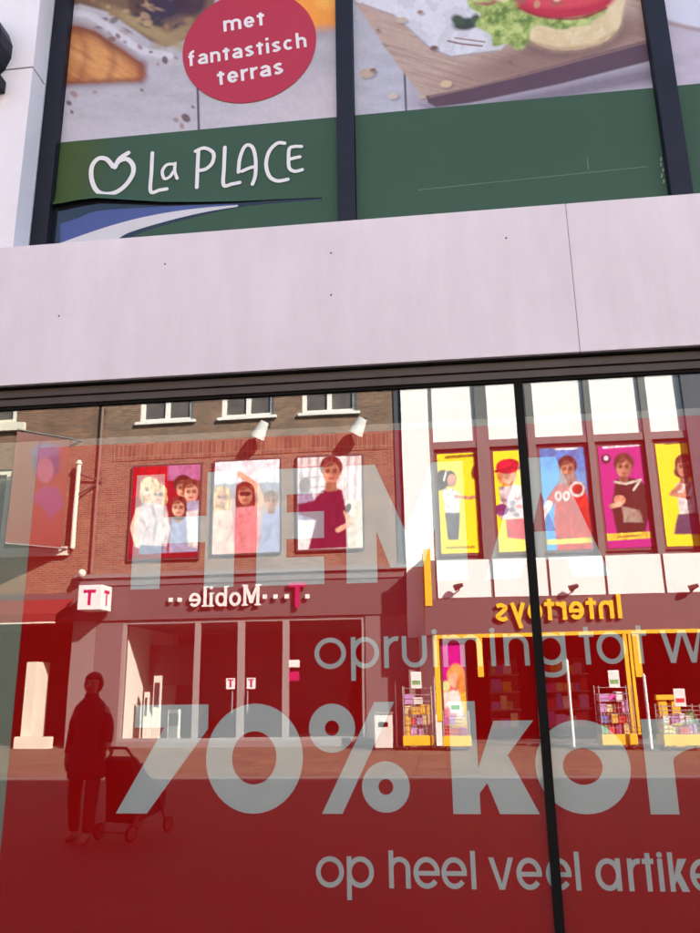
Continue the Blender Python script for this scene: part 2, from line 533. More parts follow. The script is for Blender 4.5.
def stroke_mesh(items, O, U, N, t, rounded=False, V=None):
    """flat ribbons with thickness t standing on plane O,U,V along normal N"""
    mb = MB()
    O, U, N = Vector(O), Vector(U), Vector(N)
    V = Vector((0, 0, 1)) if V is None else Vector(V)
    def P3(p, hgt): return tuple(O + U * p[0] + V * p[1] + N * hgt)
    for idx, it in enumerate(items):
        top = t + 0.0004 * (idx % 7)
        if it[0] == 'p':
            pts = it[1]
            n = len(mb.v); m = len(pts)
            mb.v += [P3(p, top) for p in pts] + [P3(p, 0.0) for p in pts]
            mb.f.append(tuple(n + k for k in range(m)))
            for k in range(m): mb.f.append((n + k, n + m + k, n + m + (k + 1) % m, n + (k + 1) % m))
            continue
        _, pts, closed, w = it
        m = len(pts)
        L, Rr = [], []
        for k in range(m):
            a = pts[k - 1] if (k > 0 or closed) else None
            b = pts[(k + 1) % m] if (k < m - 1 or closed) else None
            p = pts[k]
            d1 = None if a is None else Vector((p[0] - a[0], p[1] - a[1])).normalized()
            d2 = None if b is None else Vector((b[0] - p[0], b[1] - p[1])).normalized()
            d1 = d2 if d1 is None else d1
            d2 = d1 if d2 is None else d2
            dd = (d1 + d2)
            dd = d1 if dd.length < 1e-6 else dd.normalized()
            nn = Vector((-dd.y, dd.x))
            k2 = max(0.35, nn.dot(Vector((-d1.y, d1.x))))
            o = nn * (w / 2 / k2)
            L.append((p[0] + o.x, p[1] + o.y)); Rr.append((p[0] - o.x, p[1] - o.y))
        n = len(mb.v)
        for a, b in zip(L, Rr):
            mb.v += [P3(a, top), P3(b, top), P3(b, 0.0), P3(a, 0.0)]
        for k in range(m if closed else m - 1):
            i, j = n + 4 * k, n + 4 * ((k + 1) % m)
            mb.f += [(i, i + 1, j + 1, j), (i + 1, i + 2, j + 2, j + 1), (i + 3, i, j, j + 3)]
        if not closed:
            e = n + 4 * (m - 1)
            mb.f += [(n, n + 3, n + 2, n + 1), (e, e + 1, e + 2, e + 3)]
            if rounded:
                for ends in (pts[0], pts[-1]):
                    c = arcp(ends[0], ends[1], w / 2 * 0.99, w / 2 * 0.99, 0, 360, 16)[:-1]
                    q = len(mb.v)
                    mb.v += [P3(z, top - 0.0002) for z in c]
                    mb.f.append(tuple(range(q, q + 16)))
    return mb


ADV = {'i': 0.26, 'l': 0.26, 't': 0.55, 'f': 0.55, 'r': 0.5, 'm': 1.35, 'w': 1.35, ' ': 0.4, 's': 0.72, 'M': 1.15, 'I': 0.3, 'T': 0.95}


def word(text, O, U, N, X, s, t, material, parent, gap=0.18, base=0.85, cap=1.4, V=None, name='letter', **kw):
    """a run of letters, each its own part; returns its width"""
    x = 0.0
    O, U = Vector(O), Vector(U)
    for ch in text:
        a = ADV.get(ch, base) * X
        if ch != ' ':
            Xh = X * cap if ch.isupper() else X
            stroke_mesh(glyph(ch, a, Xh, s, **kw), O + U * x, U, N, t, V=V).build(name, material, parent)
        x += a + gap * X
    return x - gap * X


# ------------------------------------------------------------------ printed pictures: ink colours on a fine sheet
def vnoise(u, v, seed=0):
    rng = np.random.RandomState(seed)
    tab = rng.rand(256, 256)
    ui, vi = np.floor(u).astype(int), np.floor(v).astype(int)
    fu, fv = u - ui, v - vi
    fu, fv = fu * fu * (3 - 2 * fu), fv * fv * (3 - 2 * fv)
    g = lambda a, b: tab[a % 256, b % 256]
    return (g(ui, vi) * (1 - fu) + g(ui + 1, vi) * fu) * (1 - fv) + (g(ui, vi + 1) * (1 - fu) + g(ui + 1, vi + 1) * fu) * fv


def fbm(u, v, seed=0, oct=4):
    t, a, s = 0, 0.5, 0
    for k in range(oct):
        t = t + a * vnoise(u * 2 ** k, v * 2 ** k, seed + k); s += a; a *= 0.55
    return t / s


class Print:
    """painter working in photo-pixel-sized units u (right), v (down)"""
    def __init__(s, u, v, base, gain=1.0):
        s.u, s.v, s.gain = u, v, gain
        s.c = np.zeros(u.shape + (3,))
        s.c[:] = lin(base) * gain

    def blend(s, m, col, k=1.0):
        col = lin(col) * s.gain if not isinstance(col, np.ndarray) else col
        m = (np.clip(m, 0, 1) * k)[..., None]
        s.c = s.c * (1 - m) + col * m

    def ell(s, cx, cyy, rx, ry, rot=0, soft=1.0):
        a = R(rot)
        x, y = s.u - cx, s.v - cyy
        p, q = x * math.cos(a) + y * math.sin(a), -x * math.sin(a) + y * math.cos(a)
        d = np.sqrt((p / rx) ** 2 + (q / ry) ** 2)
        return np.clip((1 - d) * min(rx, ry) / soft + 0.5, 0, 1)

    def poly(s, pts, soft=1.0):
        x, y = s.u, s.v
        d = np.full(x.shape, 1e9)
        ins = np.zeros(x.shape, bool)
        n = len(pts)
        for i in range(n):
            x0, y0 = pts[i]; x1, y1 = pts[(i + 1) % n]
            ex, ey = x1 - x0, y1 - y0
            t = np.clip(((x - x0) * ex + (y - y0) * ey) / (ex * ex + ey * ey + 1e-12), 0, 1)
            d = np.minimum(d, np.hypot(x - x0 - t * ex, y - y0 - t * ey))
            cnd = ((y0 <= y) & (y1 > y)) | ((y1 <= y) & (y0 > y))
            xi = x0 + (y - y0) / (ey if abs(ey) > 1e-9 else 1e-9) * ex
            ins ^= cnd & (x < xi)
        return np.clip(np.where(ins, d, -d) / soft + 0.5, 0, 1)

    def line(s, pts, w, soft=1.0):
        x, y = s.u, s.v
        d = np.full(x.shape, 1e9)
        for (x0, y0), (x1, y1) in zip(pts[:-1], pts[1:]):
            ex, ey = x1 - x0, y1 - y0
            t = np.clip(((x - x0) * ex + (y - y0) * ey) / (ex * ex + ey * ey + 1e-12), 0, 1)
            d = np.minimum(d, np.hypot(x - x0 - t * ex, y - y0 - t * ey))
        return np.clip((w / 2 - d) / soft + 0.5, 0, 1)

    def mul(s, f):
        s.c = s.c * f[..., None]


def sheet(name, corners, nu, nv, painter, material, parent, thick=0.002):
    """corners: (TL, TR, BR, BL) world points; painter gets u,v in 0..1 and returns colours"""
    TL, TR, BR, BL = [np.array(p, float) for p in corners]
    a, b = np.meshgrid(np.linspace(0, 1, nu), np.linspace(0, 1, nv))
    A, Bv = a[..., None], b[..., None]
    pos = (TL * (1 - A) + TR * A) * (1 - Bv) + (BL * (1 - A) + BR * A) * Bv
    col = painter(a, b, pos)
    idx = np.arange(nu * nv).reshape(nv, nu)
    q = np.stack([idx[:-1, :-1], idx[1:, :-1], idx[1:, 1:], idx[:-1, 1:]], -1).reshape(-1, 4)
    me = bpy.data.meshes.new(name)
    me.from_pydata(pos.reshape(-1, 3).tolist(), [], q.tolist())
    at_ = me.color_attributes.new('ink', 'FLOAT_COLOR', 'POINT')
    rgba = np.ones((nu * nv, 4), np.float32)
    rgba[:, :3] = np.clip(col.reshape(-1, 3), 0, 1)
    at_.data.foreach_set('color', rgba.ravel())
    me.materials.append(material)
    o = bpy.data.objects.new(name, me)
    COL.objects.link(o)
    if parent is not None:
        o.parent = parent
        o.matrix_parent_inverse = Matrix.Translation(parent.location).inverted()
    return o


def to_px(pos):
    """world points -> photo pixel coordinates (used to lay out the printed pictures at their real size)"""
    d = pos - np.array(CAM)
    xr, xu, xf = d @ np.array(c_r), d @ np.array(c_u), d @ np.array(fwd)
    return 350 + FPX * xr / xf, 466.5 - FPX * xu / xf


# =================================================================== GROUND
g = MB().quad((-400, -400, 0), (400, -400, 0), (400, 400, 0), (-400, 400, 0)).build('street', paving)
tag(g, kind='structure')
pv = B(-60, 60, FAR_Y - 0.5, FAR_Y + 7.2, 0.0, 0.006).build('pavement', slab)
tag(pv, kind='structure')
gt = B(-60, 60, FAR_Y + 7.21, FAR_Y + 7.5, 0.0, 0.005).build('gutter', mat('gutter_stone', (0.11, 0.105, 0.10), 0.85, 0.2, 4))
tag(gt, kind='structure')

# =================================================================== DEPARTMENT STORE (this side)
store = empty('department_store', (0, 0, 0), 'white concrete department store with red-filmed shop window and poster-covered upper windows', 'building')
Z_HEAD, Z_BAND, Z_TOP, ROOF = 3.46, 4.45, 6.95, 9.9
xj = at(573, 280, 0)[0]
cuts = [-14.0, -9.2, -4.55, xj, xj + 5.6, xj + 11.2]
for a, b in zip(cuts[:-1], cuts[1:]):
    B(a + 0.002, b - 0.002, 0.0, 0.34, Z_HEAD, Z_BAND).build('fascia_panel', concrete, store, bevel=0.004)
    B(b - 0.0015, b + 0.0015, 0.003, 0.3, Z_HEAD + 0.002, Z_BAND - 0.002).build('joint_mortar', mat('joint_mortar', (0.33, 0.30, 0.31), 0.9, 0.3, 30), store)
# small fixing holes and patches on the fascia
for px_, py_ in ((165, 264), (331, 253), (331, 295), (59, 316), (506, 238)):
    x, z = at(px_, py_, -0.001)
    MB().tube((x, 0.01, z), (x, -0.0015, z), 0.006, n=8).build('fixing_hole', gasket, store)
# wall left of the upper windows
xw, zj = at(33, 67, 0.02)
B(-14, xw, 0.02, 0.50, Z_BAND + 0.003, zj - 0.006).build('wall_panel', concrete2, store, bevel=0.004)
B(-14, xw, 0.02, 0.50, zj + 0.006, Z_TOP + 0.9).build('wall_panel', concrete2, store, bevel=0.004)
B(-14, xw - 0.012, 0.035, 0.48, zj - 0.006, zj + 0.006).build('panel_joint', gasket, store)
# upper storey, sides and roof of the store
B(xw + 0.002, 14, 0.05, 0.5, Z_TOP, Z_TOP + 0.9).build('lintel', concrete2, store)
B(-45, 45, 0.05, 12, Z_TOP + 0.903, ROOF).build('upper_wall', concrete2, store)
B(-45, -14.003, 0.05, 12, 0, Z_TOP + 0.9).build('side_wall', concrete2, store)
B(14.003, 45, 0.05, 12, 0, Z_TOP + 0.9).build('side_wall', concrete2, store)
B(-14, 14, 8, 12, 0, Z_TOP + 0.9).build('rear_wall', room_grey, store)
B(-45.1, 45.1, -0.05, 12.1, ROOF + 0.002, ROOF + 0.25).build('parapet', silver, store)
B(-14, 14, 0.345, 8, Z_HEAD + 0.05, Z_BAND - 0.02).build('floor_slab', room_grey, store)
# upper window: black posts with panes between
UY = 0.24
def upx(p, y=120): return at(p, y, UY)[0]
posts = [(xw + 0.004, at(59.5, 130, UY)[0]), (at(337, 110, UY)[0], at(354, 110, UY)[0]), (at(656, 95, UY)[0], at(677, 95, UY)[0])]
posts.append((posts[2][0] + 2.1, posts[2][1] + 2.1))
for a, b in posts:
    B(a, b, UY - 0.03, UY + 0.2, Z_BAND - 0.01, Z_TOP).build('window_post', frame_black, store, bevel=0.003)
B(xw - 0.004, xw + 0.003, UY - 0.045, UY - 0.032, Z_BAND, Z_TOP).build('edge_trim', silver, store)
B(xw + 0.006, 14, UY - 0.02, UY + 0.18, Z_BAND - 0.04, Z_BAND - 0.012).build('window_sill', frame_black, store)
for (a0, a1), (b0, b1) in zip(posts[:-1], posts[1:]):
    B(a1 + 0.002, b0 - 0.002, UY + 0.03, UY + 0.042, Z_BAND - 0.008, Z_TOP - 0.004).build('upper_pane', dark_pane, store)
B(posts[3][1] + 0.002, 14, UY - 0.03, UY + 0.2, Z_BAND - 0.008, Z_TOP - 0.004).build('upper_wall_infill', concrete2, store)

# ground floor shop window
win = bpy.data.objects.new('shop_window', None); COL.objects.link(win); win.parent = store
MX = at(541, 680, 0.08)[0]            # dark vertical joint between the two panes
XL, XR = -4.2, 4.6
B(XL, XR, 0.055, 0.16, 3.395, Z_HEAD - 0.012).build('frame_head', frame_bronze, win, bevel=0.004)
B(XL, XR, 0.03, 0.16, Z_HEAD - 0.012, Z_HEAD - 0.001).build('shadow_gap', gasket, win)
B(XL, XR, 0.072, 0.16, 3.345, 3.392).build('frame_rail', frame_bronze, win, bevel=0.004)
B(XL, XR, 0.085, 0.16, 3.327, 3.343).build('frame_gasket', gasket, win)
B(XL, XR, 0.05, 0.16, 0.0, 0.33).build('frame_sill', frame_bronze, win, bevel=0.004)
B(XL - 0.12, XL, 0.05, 0.16, 0.0, Z_HEAD - 0.012).build('frame_jamb', frame_bronze, win, bevel=0.004)
B(XR, XR + 0.12, 0.05, 0.16, 0.0, Z_HEAD - 0.012).build('frame_jamb', frame_bronze, win, bevel=0.004)
B(MX - 0.024, MX + 0.024, 0.084, 0.108, 0.331, 3.326).build('pane_joint', gasket, win, bevel=0.003)
for a, b in ((XL + 0.002, MX - 0.025), (MX + 0.025, XR - 0.002)):
    B(a, b, GLASS_Y, GLASS_Y + 0.008, 0.331, 3.326).build('window_pane', shop_glass, win)
B(-14, XL - 0.122, 0.05, 0.5, 0, Z_HEAD - 0.002).build('ground_wall', concrete2, store)
B(XR + 0.122, 14, 0.05, 0.5, 0, Z_HEAD - 0.002).build('ground_wall', concrete2, store)
# room behind the glass
B(-14, 14, 3.4, 3.5, 0, 3.47).build('interior_wall', room_grey, store)
B(-14, 14, 0.165, 3.4, 3.42, 3.48).build('interior_ceiling', room_grey, store)
B(-14, 14, 0.165, 3.4, 0.02, 0.06).build('interior_floor', dark_room, store)

# =================================================================== RED SALE FILM with cut letters
FY = 0.125
ban = empty('sale_film', (-0.5, FY, 0.35), 'red film behind the shop glass with large pale grey Dutch clearance-sale lettering', 'window film')
fx0 = -2.475
B(fx0, XR - 0.05, FY, FY + 0.003, 0.34, 3.075).build('red_sheet', red_film_m, ban)
B(XL + 0.02, fx0 - 0.002, FY + 0.001, FY + 0.004, 0.34, 3.12).build('pale_border', mat('green_grey_border', (0.19, 0.215, 0.165), 0.9, 0.1, 2, spec=0.0), ban)
B(fx0, XR - 0.05, FY + 0.004, FY + 0.007, 0.34, 3.12).build('pale_border', mat('olive_border', (0.16, 0.155, 0.125), 0.6, 0.08, 2), ban)


def fit(ch, p0, p1, pz, zb, X, s, **kw):
    x0, x1 = at(p0, pz, FY)[0], at(p1, pz, FY)[0]
    stroke_mesh(glyph(ch, x1 - x0, X, s, **kw), (x0, FY - 0.0005, zb), (1, 0, 0), (0, -1, 0), 0.0006).build('letter', pale_film, ban)


for ch, a, b in (('H', 134, 235), ('E', 257, 324), ('M', 346, 466), ('A', 482, 606)):
    fit(ch, a, b, 530, 2.165, 0.70, 0.178 if ch != 'A' else 0.19)
for ch, a, b in (('7', 119, 207), ('0', 206, 303), ('%', 309, 409)):
    fit(ch, a, b, 762, 0.94, 0.57, 0.147)
for ch, a, b in (('k', 451, 536), ('o', 535, 630), ('r', 645, 708), ('t', 712, 755), ('i', 765, 793), ('n', 803, 890), ('g', 903, 995)):
    fit(ch, a, b, 762, 0.94, 0.465, 0.142, A=1.22)
for ch, a, b in (('o', 314.5, 346), ('p', 351, 379), ('r', 384, 398), ('u', 402, 427), ('i', 432, 438), ('m', 443, 482), ('i', 490, 496), ('n', 504, 529),
                 ('g', 536, 566), ('t', 580, 595), ('o', 597, 626), ('t', 633, 648), ('w', 662, 703), ('e', 706, 738), ('l', 745, 751)):
    fit(ch, a, b, 652, 1.69, 0.172, 0.026, A=1.2)
for ch, a, b in (('o', 316, 344), ('p', 347, 374), ('h', 389, 410.5), ('e', 413.5, 440), ('e', 441.5, 467), ('l', 471, 476), ('v', 489, 514), ('e', 516.5, 542),
                 ('e', 546, 571.5), ('l', 575, 580.5), ('a', 595.5, 621), ('r', 628, 640), ('t', 643, 654.5), ('i', 658.5, 663.5), ('k', 669, 688), ('e', 690, 716),
                 ('l', 721, 726), ('e', 730, 757), ('n', 761, 784)):
    fit(ch, a, b, 875, 0.583, 0.150, 0.0245, A=1.2)

# =================================================================== UPPER POSTERS
PY = UY + 0.028           # printed sheets stick to the outside of the panes
GA = 1.02                 # photo brightness of the shaded print -> ink reflectance


def food_left(a, b, pos):
    u, v = to_px(pos)
    p = Print(u, v, (172, 170, 178), GA)
    n = fbm(u / 30, v / 9, 3)
    p.mul(0.86 + 0.28 * n)
    p.blend(np.clip((v - 95) / 60, 0, 1), (196, 192, 202), 0.5)
    p.blend(np.clip((u - 205) / 130, 0, 1) * np.clip((v - 60) / 40, 0, 1), (200, 190, 198), 0.6)
    p.blend(p.line([(197.5, 80), (199, 136)], 2.4, 1.0), (60, 52, 60), 0.9)
    # sandwich, board and dark berries at the top
    p.blend(p.poly([(60, -60), (60, 8), (80, 4), (108, 12), (132, 28), (150, 41), (166, 47), (184, 40), (215, 20), (215, -60)], 3), (112, 88, 70))
    p.blend(p.ell(150, 30, 46, 6, 28, 5), (158, 138, 96), 0.9)
    p.blend(p.ell(176, 36, 24, 6, -26, 5), (150, 128, 92), 0.9)
    p.blend(p.ell(160, 4, 26, 17, 0, 8), (52, 38, 62), 0.95)
    p.blend(p.ell(138, 2, 10, 12, 10, 5), (84, 58, 48), 0.8)
    p.blend(p.ell(190, 2, 16, 14, 0, 6), (60, 36, 52), 0.9)
    for k in range(40):
        q = random.Random(k)
        p.blend(p.ell(q.uniform(84, 200), q.uniform(-10, 34), q.uniform(1.5, 6), q.uniform(1, 3.5), q.uniform(-40, 40), 2), q.choice([(150, 120, 86), (70, 50, 46), (180, 150, 118), (96, 72, 90), (44, 34, 50)]), 0.65)
    p.blend(p.line(spline([(60, 12), (90, 16), (118, 34), (142, 50), (170, 56)]), 7, 3), (196, 196, 206), 0.9)
    # croissant
    cr_ = [(60, 26), (78, 26), (95, 31), (112, 43), (126, 52), (141, 63), (146, 74), (141, 81), (120, 81), (95, 83), (60, 84)]
    p.blend(p.poly([(x + 3, y + 4) for x, y in cr_], 7), (120, 108, 122), 0.6)
    p.blend(p.poly(cr_, 2), (176, 108, 58))
    body = p.poly(cr_, 10)
    flake = fbm((u * 0.84 + v * 0.54) / 26, (v * 0.84 - u * 0.54) / 4.5, 9, 5)
    fine = fbm(u / 3, v / 2, 10)
    p.blend(body * p.ell(98, 62, 42, 17, 24, 16), (206, 148, 86), 0.85)
    p.blend(body * np.clip((flake - 0.5) * 3, 0, 1), (220, 170, 108), 0.45)
    p.blend(body * np.clip((0.47 - flake) * 4, 0, 1), (150, 88, 50), 0.5)
    p.blend(body * np.clip((fine - 0.5) * 2, 0, 1), (160, 98, 56), 0.35)
    p.blend(p.poly(cr_, 3) * p.line(spline([(80, 30), (86, 56), (78, 84)]), 6, 7), (128, 68, 42), 0.5)
    p.blend(p.poly(cr_, 3) * p.line(spline([(108, 42), (114, 60), (108, 82)]), 6, 7), (128, 68, 42), 0.5)
    p.blend(p.line([(62, 27), (80, 28), (97, 34), (114, 46), (142, 65)], 9, 8), (104, 50, 36), 0.7)
    p.blend(p.line([(60, 83), (95, 82), (140, 80)], 5, 5), (112, 58, 44), 0.65)
    p.blend(p.ell(142, 72, 5, 9, 0, 5), (120, 58, 40), 0.6)
    for x, y, r in ((112, 39, 4), (125, 42, 2), (140, 47, 3), (151, 52, 2), (165, 60, 4), (158, 64, 2), (176, 58, 2), (74, 94, 4), (69, 103, 3), (95, 92, 2), (142, 90, 2),
                    (118, 36, 3), (72, 112, 2), (186, 118, 5), (176, 120, 3), (193, 107, 2), (182, 126, 3)):
        p.blend(p.ell(x, y, r, r * 0.7, (x * 37) % 90, 1.5), [(88, 60, 58), (120, 86, 80), (150, 120, 118)][int(x) % 3], 0.85)
    # orange fruit and glass at the right
    p.blend(p.ell(322, -2, 30, 34, 0, 5), (226, 148, 58))
    p.blend(p.ell(330, -12, 18, 20, 0, 12), (240, 182, 90), 0.7)
    p.blend(p.ell(316, 33, 24, 6, -10, 6), (150, 138, 148), 0.6)
    p.mul(0.92 + 0.16 * fbm(u / 3, v / 3, 21))
    return p.c


def food_mid(a, b, pos):
    u, v = to_px(pos)
    p = Print(u, v, (170, 172, 184), GA)
    p.mul(0.86 + 0.28 * fbm(u / 26, v / 8, 5))
    p.blend(p.line([(404, 60), (406.5, 120)], 2.2, 1), (52, 48, 58), 0.9)
    p.blend(p.poly([(408, 60), (660, 60), (660, 130), (408, 130)], 6), (158, 148, 162), 0.55)
    # board, its dark front edge and shadow
    p.blend(p.poly([(420, 104), (470, 106), (662, 64), (662, 80), (520, 108), (430, 112)], 9), (96, 84, 104), 0.7)
    p.blend(p.poly([(340, -40), (352, -2), (372, 28), (398, 66), (424, 98), (434, 101), (520, 78), (600, 56), (662, 38), (662, -40)], 2.5), (176, 154, 142))
    grain = fbm((u + v * 0.5) / 60, (v - u * 0.28) / 2.2, 31)
    bm_ = p.poly([(352, -2), (372, 28), (398, 66), (424, 98), (434, 101), (662, 38), (662, -40), (340, -40)], 2.5)
    p.blend(bm_ * (grain > 0.5) * (grain - 0.5) * 4, (150, 124, 114), 0.6)
    p.blend(bm_ * p.ell(560, 52, 110, 18, -16, 14), (124, 92, 84), 0.75)
    p.blend(p.poly([(426, 96), (470, 88), (545, 68), (610, 50), (662, 36), (662, 58), (560, 84), (470, 103), (436, 107), (428, 103)], 2), (84, 62, 76))
    p.blend(p.line([(430, 97), (520, 76), (610, 52), (662, 38)], 2, 1.5), (134, 106, 100), 0.8)
    # white paper
    p.blend(p.poly([(345, -30), (356, 2), (392, 14), (430, 48), (450, 56), (500, 50), (530, 20), (500, -30)], 2), (202, 204, 214))
    p.blend(p.line([(362, 4), (395, 16), (432, 50), (452, 57), (498, 51)], 2, 1.5), (150, 142, 148), 0.7)
    p.mul(1 - 0.12 * p.poly([(356, 2), (392, 14), (430, 48), (450, 56), (500, 50), (530, 20), (500, -30)], 2) * (fbm(u / 14, v / 14, 8) > 0.55))
    # herbs and crumbs
    p.blend(p.ell(466, 24, 13, 6, -8, 3), (52, 62, 52)); p.blend(p.ell(458, 20, 7, 5, 20, 3), (62, 78, 58)); p.blend(p.ell(476, 20, 5, 6, 0, 3), (70, 86, 60))
    p.blend(p.line([(448, 41), (462, 44), (482, 46)], 1.8, 1.2), (120, 70, 60), 0.9)
    p.blend(p.line([(455, 38), (470, 40), (485, 42)], 1.4, 1.2), (130, 84, 70), 0.9)
    for x, y, r, c in ((367, 73, 8, (178, 160, 142)), (373, 70, 3, (122, 96, 84)), (393, 96, 5, (190, 176, 164)), (446, 84, 6, (196, 172, 140)), (434, 48, 4, (110, 82, 70)),
                       (402, 20, 5, (186, 168, 150)), (420, 12, 3, (150, 120, 100)), (378, 30, 2, (120, 100, 92)), (384, 44, 2, (150, 130, 120)), (510, 62, 2, (120, 90, 80)), (422, 97, 3, (180, 160, 140))):
        p.blend(p.ell(x + 2, y + 2, r, r * 0.6, -8, 2), (96, 84, 88), 0.5)
        p.blend(p.ell(x, y, r, r * 0.6, -8, 1.5), c)
    # burger: bottom bun, lettuce, tomato, top filling
    p.blend(p.ell(572, 30, 58, 28, -10, 8), (110, 82, 78), 0.6)
    p.blend(p.poly(spline([(520, 8), (522, 30), (536, 44), (560, 50), (590, 47), (612, 36), (622, 16), (618, -30), (520, -30)]), 2), (204, 186, 146))
    bun = p.poly(spline([(520, 8), (522, 30), (536, 44), (560, 50), (590, 47), (612, 36), (622, 16), (618, -30), (520, -30)]), 10)
    p.blend(bun * fbm(u / 6, v / 5, 41), (226, 212, 180), 0.7)
    p.blend(p.line([(530, 42), (558, 49), (592, 46), (614, 33)], 4, 4), (150, 122, 88), 0.6)
    let = spline([(466, -30), (468, 4), (480, 14), (476, 26), (490, 34), (494, 46), (508, 44), (518, 50), (528, 42), (532, 28), (546, 26), (560, 30), (578, 26), (596, 24), (606, 12), (606, -30)])
    p.blend(p.poly(let, 2.5), (142, 162, 86))
    lm = p.poly(let, 5)
    n1 = fbm(u / 7, v / 7, 51)
    p.blend(lm * np.clip((n1 - 0.45) * 5, 0, 1), (190, 204, 130), 0.8)
    p.blend(lm * np.clip((0.42 - n1) * 6, 0, 1), (84, 112, 48), 0.8)
    p.blend(p.poly(spline([(536, 24), (552, 30), (580, 28), (606, 14), (606, 40), (560, 46), (534, 40)]), 4) * (n1 < 0.56), (204, 186, 146), 0.9)
    p.blend(p.ell(566, -2, 50, 20, -4, 3), (176, 40, 62))
    p.blend(p.ell(566, -7, 44, 15, -4, 5), (206, 74, 84), 0.8)
    p.blend(p.line(spline([(520, 8), (545, 17), (580, 18), (606, 8)]), 3, 2), (136, 24, 44), 0.8)
    for k in range(26):
        q = random.Random(100 + k)
        p.blend(p.ell(q.uniform(480, 560), q.uniform(-12, 6), q.uniform(3, 9), q.uniform(1.5, 4), q.uniform(-30, 30), 2), q.choice([(186, 150, 110), (150, 90, 80), (214, 196, 160), (120, 60, 60), (160, 176, 100)]), 0.8)
    p.mul(0.92 + 0.16 * fbm(u / 3, v / 3, 22))
    return p.c


def food_right(a, b, pos):
    u, v = to_px(pos)
    p = Print(u, v, (178, 172, 188), GA)
    p.mul(0.88 + 0.24 * fbm(u / 20, v / 7, 6))
    p.blend(p.ell(700, -6, 60, 34, 10, 4), (196, 200, 216))
    p.blend(p.line(spline([(665, 22), (690, 28), (720, 34)]), 4, 3), (150, 132, 124), 0.8)
    return p.c


pm = print_mat('poster_ink', 0.5, 0.04)
# (photo name, left post, right post, pixel height of the green edge at both ends)
e0 = (at(60, 143, PY)[1] + at(338, 118, PY)[1] + at(354, 116, PY)[1] + at(656, 85, PY)[1]) / 4
Z_GREEN = e0
posters = []
for nm, k, fn, lab in (('food_poster', 0, food_left, 'poster of croissant and sandwich on white planks in the left upper window'),
                       ('food_poster', 1, food_mid, 'poster of burger with lettuce and tomato on a cutting board in the middle upper window'),
                       ('food_poster', 2, food_right, 'mostly cut-off poster of white planks at the right upper edge')):
    x0, x1 = posts[k][1] + 0.004, posts[k + 1][0] - 0.004
    pr = empty(nm, (x0, PY, Z_BAND), lab, 'poster', 'food posters on the upper windows')
    n = 420 if k < 2 else 160
    xe = x1
    sheet('picture', ((x0, PY, Z_TOP - 0.05), (xe, PY, Z_TOP - 0.05), (xe, PY, Z_GREEN), (x0, PY, Z_GREEN)), n, n, fn, pm, pr)
    posters.append((pr, x0, x1))

pr0, x0, x1 = posters[0]
# green film of the left poster, its lower edge torn and curling away from the pane
low = [(61, 207), (80, 203), (98, 200.5), (130, 202), (165, 203.5), (200, 203), (236, 202), (280, 199.5), (322, 197.5)]
lw = [at(a, b, PY) for a, b in low]
mbf = MB()
NS, NT = 60, 40
lz = np.interp(np.linspace(x0, lw[-1][0], NS), [q[0] for q in lw], [q[1] for q in lw])
gx = np.linspace(x0, lw[-1][0], NS)
for i in range(NS):
    lift = 0.04 * max(0.0, 1 - i / (NS * 0.92)) ** 1.3
    for j in range(NT):
        t = j / (NT - 1)
        z = Z_GREEN - 0.002 + (lz[i] - Z_GREEN + 0.002) * t
        mbf.v.append((gx[i], PY - 0.002 - lift * t ** 16, z))
for i in range(NS - 1):
    for j in range(NT - 1):
        a = i * NT + j
        mbf.f.append((a, a + NT, a + NT + 1, a + 1))
mbf.build('green_band', green_olive(), pr0, smooth=True)
mbf2 = MB()
xr_ = lw[-1][0]
mbf2.quad((xr_, PY - 0.002, Z_GREEN - 0.002), (x1, PY - 0.002, Z_GREEN - 0.002), (x1, PY - 0.002, Z_BAND - 0.02), (xr_, PY - 0.002, Z_BAND - 0.02)).build('green_band', green_film, pr0)
# older prints left below the tear: green, white swoosh, blue
def strip(top, bot, y, material, nm):
    T = spline([at(a, b, PY) for a, b in top], 6); Bm = spline([at(a, b, PY) for a, b in bot], 6)
    n = 40
    ti = [T[int(k * (len(T) - 1) / n)] for k in range(n + 1)]
    bi = [Bm[int(k * (len(Bm) - 1) / n)] for k in range(n + 1)]
    m = MB()
    for k in range(n):
        m.quad((ti[k][0], y, ti[k][1]), (ti[k + 1][0], y, ti[k + 1][1]), (bi[k + 1][0], y, bi[k + 1][1]), (bi[k][0], y, bi[k][1]))
    return m.build(nm, material, pr0)
strip([(60, 224), (78, 218), (98, 211), (150, 207), (200, 205), (238, 204)], [(60, 243), (100, 229), (135, 219), (170, 212), (205, 207.5), (238, 205)], PY + 0.0008, blue_print, 'old_blue_print')
strip([(60, 243), (100, 229), (135, 219), (170, 212), (205, 207.5), (238, 205)], [(60, 256), (108, 244), (128, 233), (160, 223), (200, 213), (238, 206.5)], PY + 0.0006, white_print, 'old_white_print')
strip([(124, 241), (145, 231.5), (175, 222.5), (215, 212.5), (250, 206), (320, 199.5)], [(124, 250), (145, 248), (175, 245), (215, 240), (250, 238), (320, 232)], PY - 0.001, green_film, 'old_green_print')
B(at(320, 210, PY)[0], at(321, 210, PY)[0] + 0.02, PY - 0.0005, PY + 0.0005, Z_BAND - 0.02, at(320, 199.5, PY)[1]).build('old_green_print', green_film, pr0)
# round badge
cx, cz = at(249, 46, PY); rx_ = (at(315.5, 46, PY)[0] - at(182.5, 46, PY)[0]) / 2
badge_pts = [(cx + rx_ * math.cos(2 * math.pi * k / 72), cz + rx_ * 1.0 * math.sin(2 * math.pi * k / 72)) for k in range(72)]
bd = MB().prism(badge_pts, 'y', PY - 0.003, PY - 0.006).build('badge', badge_red, pr0)
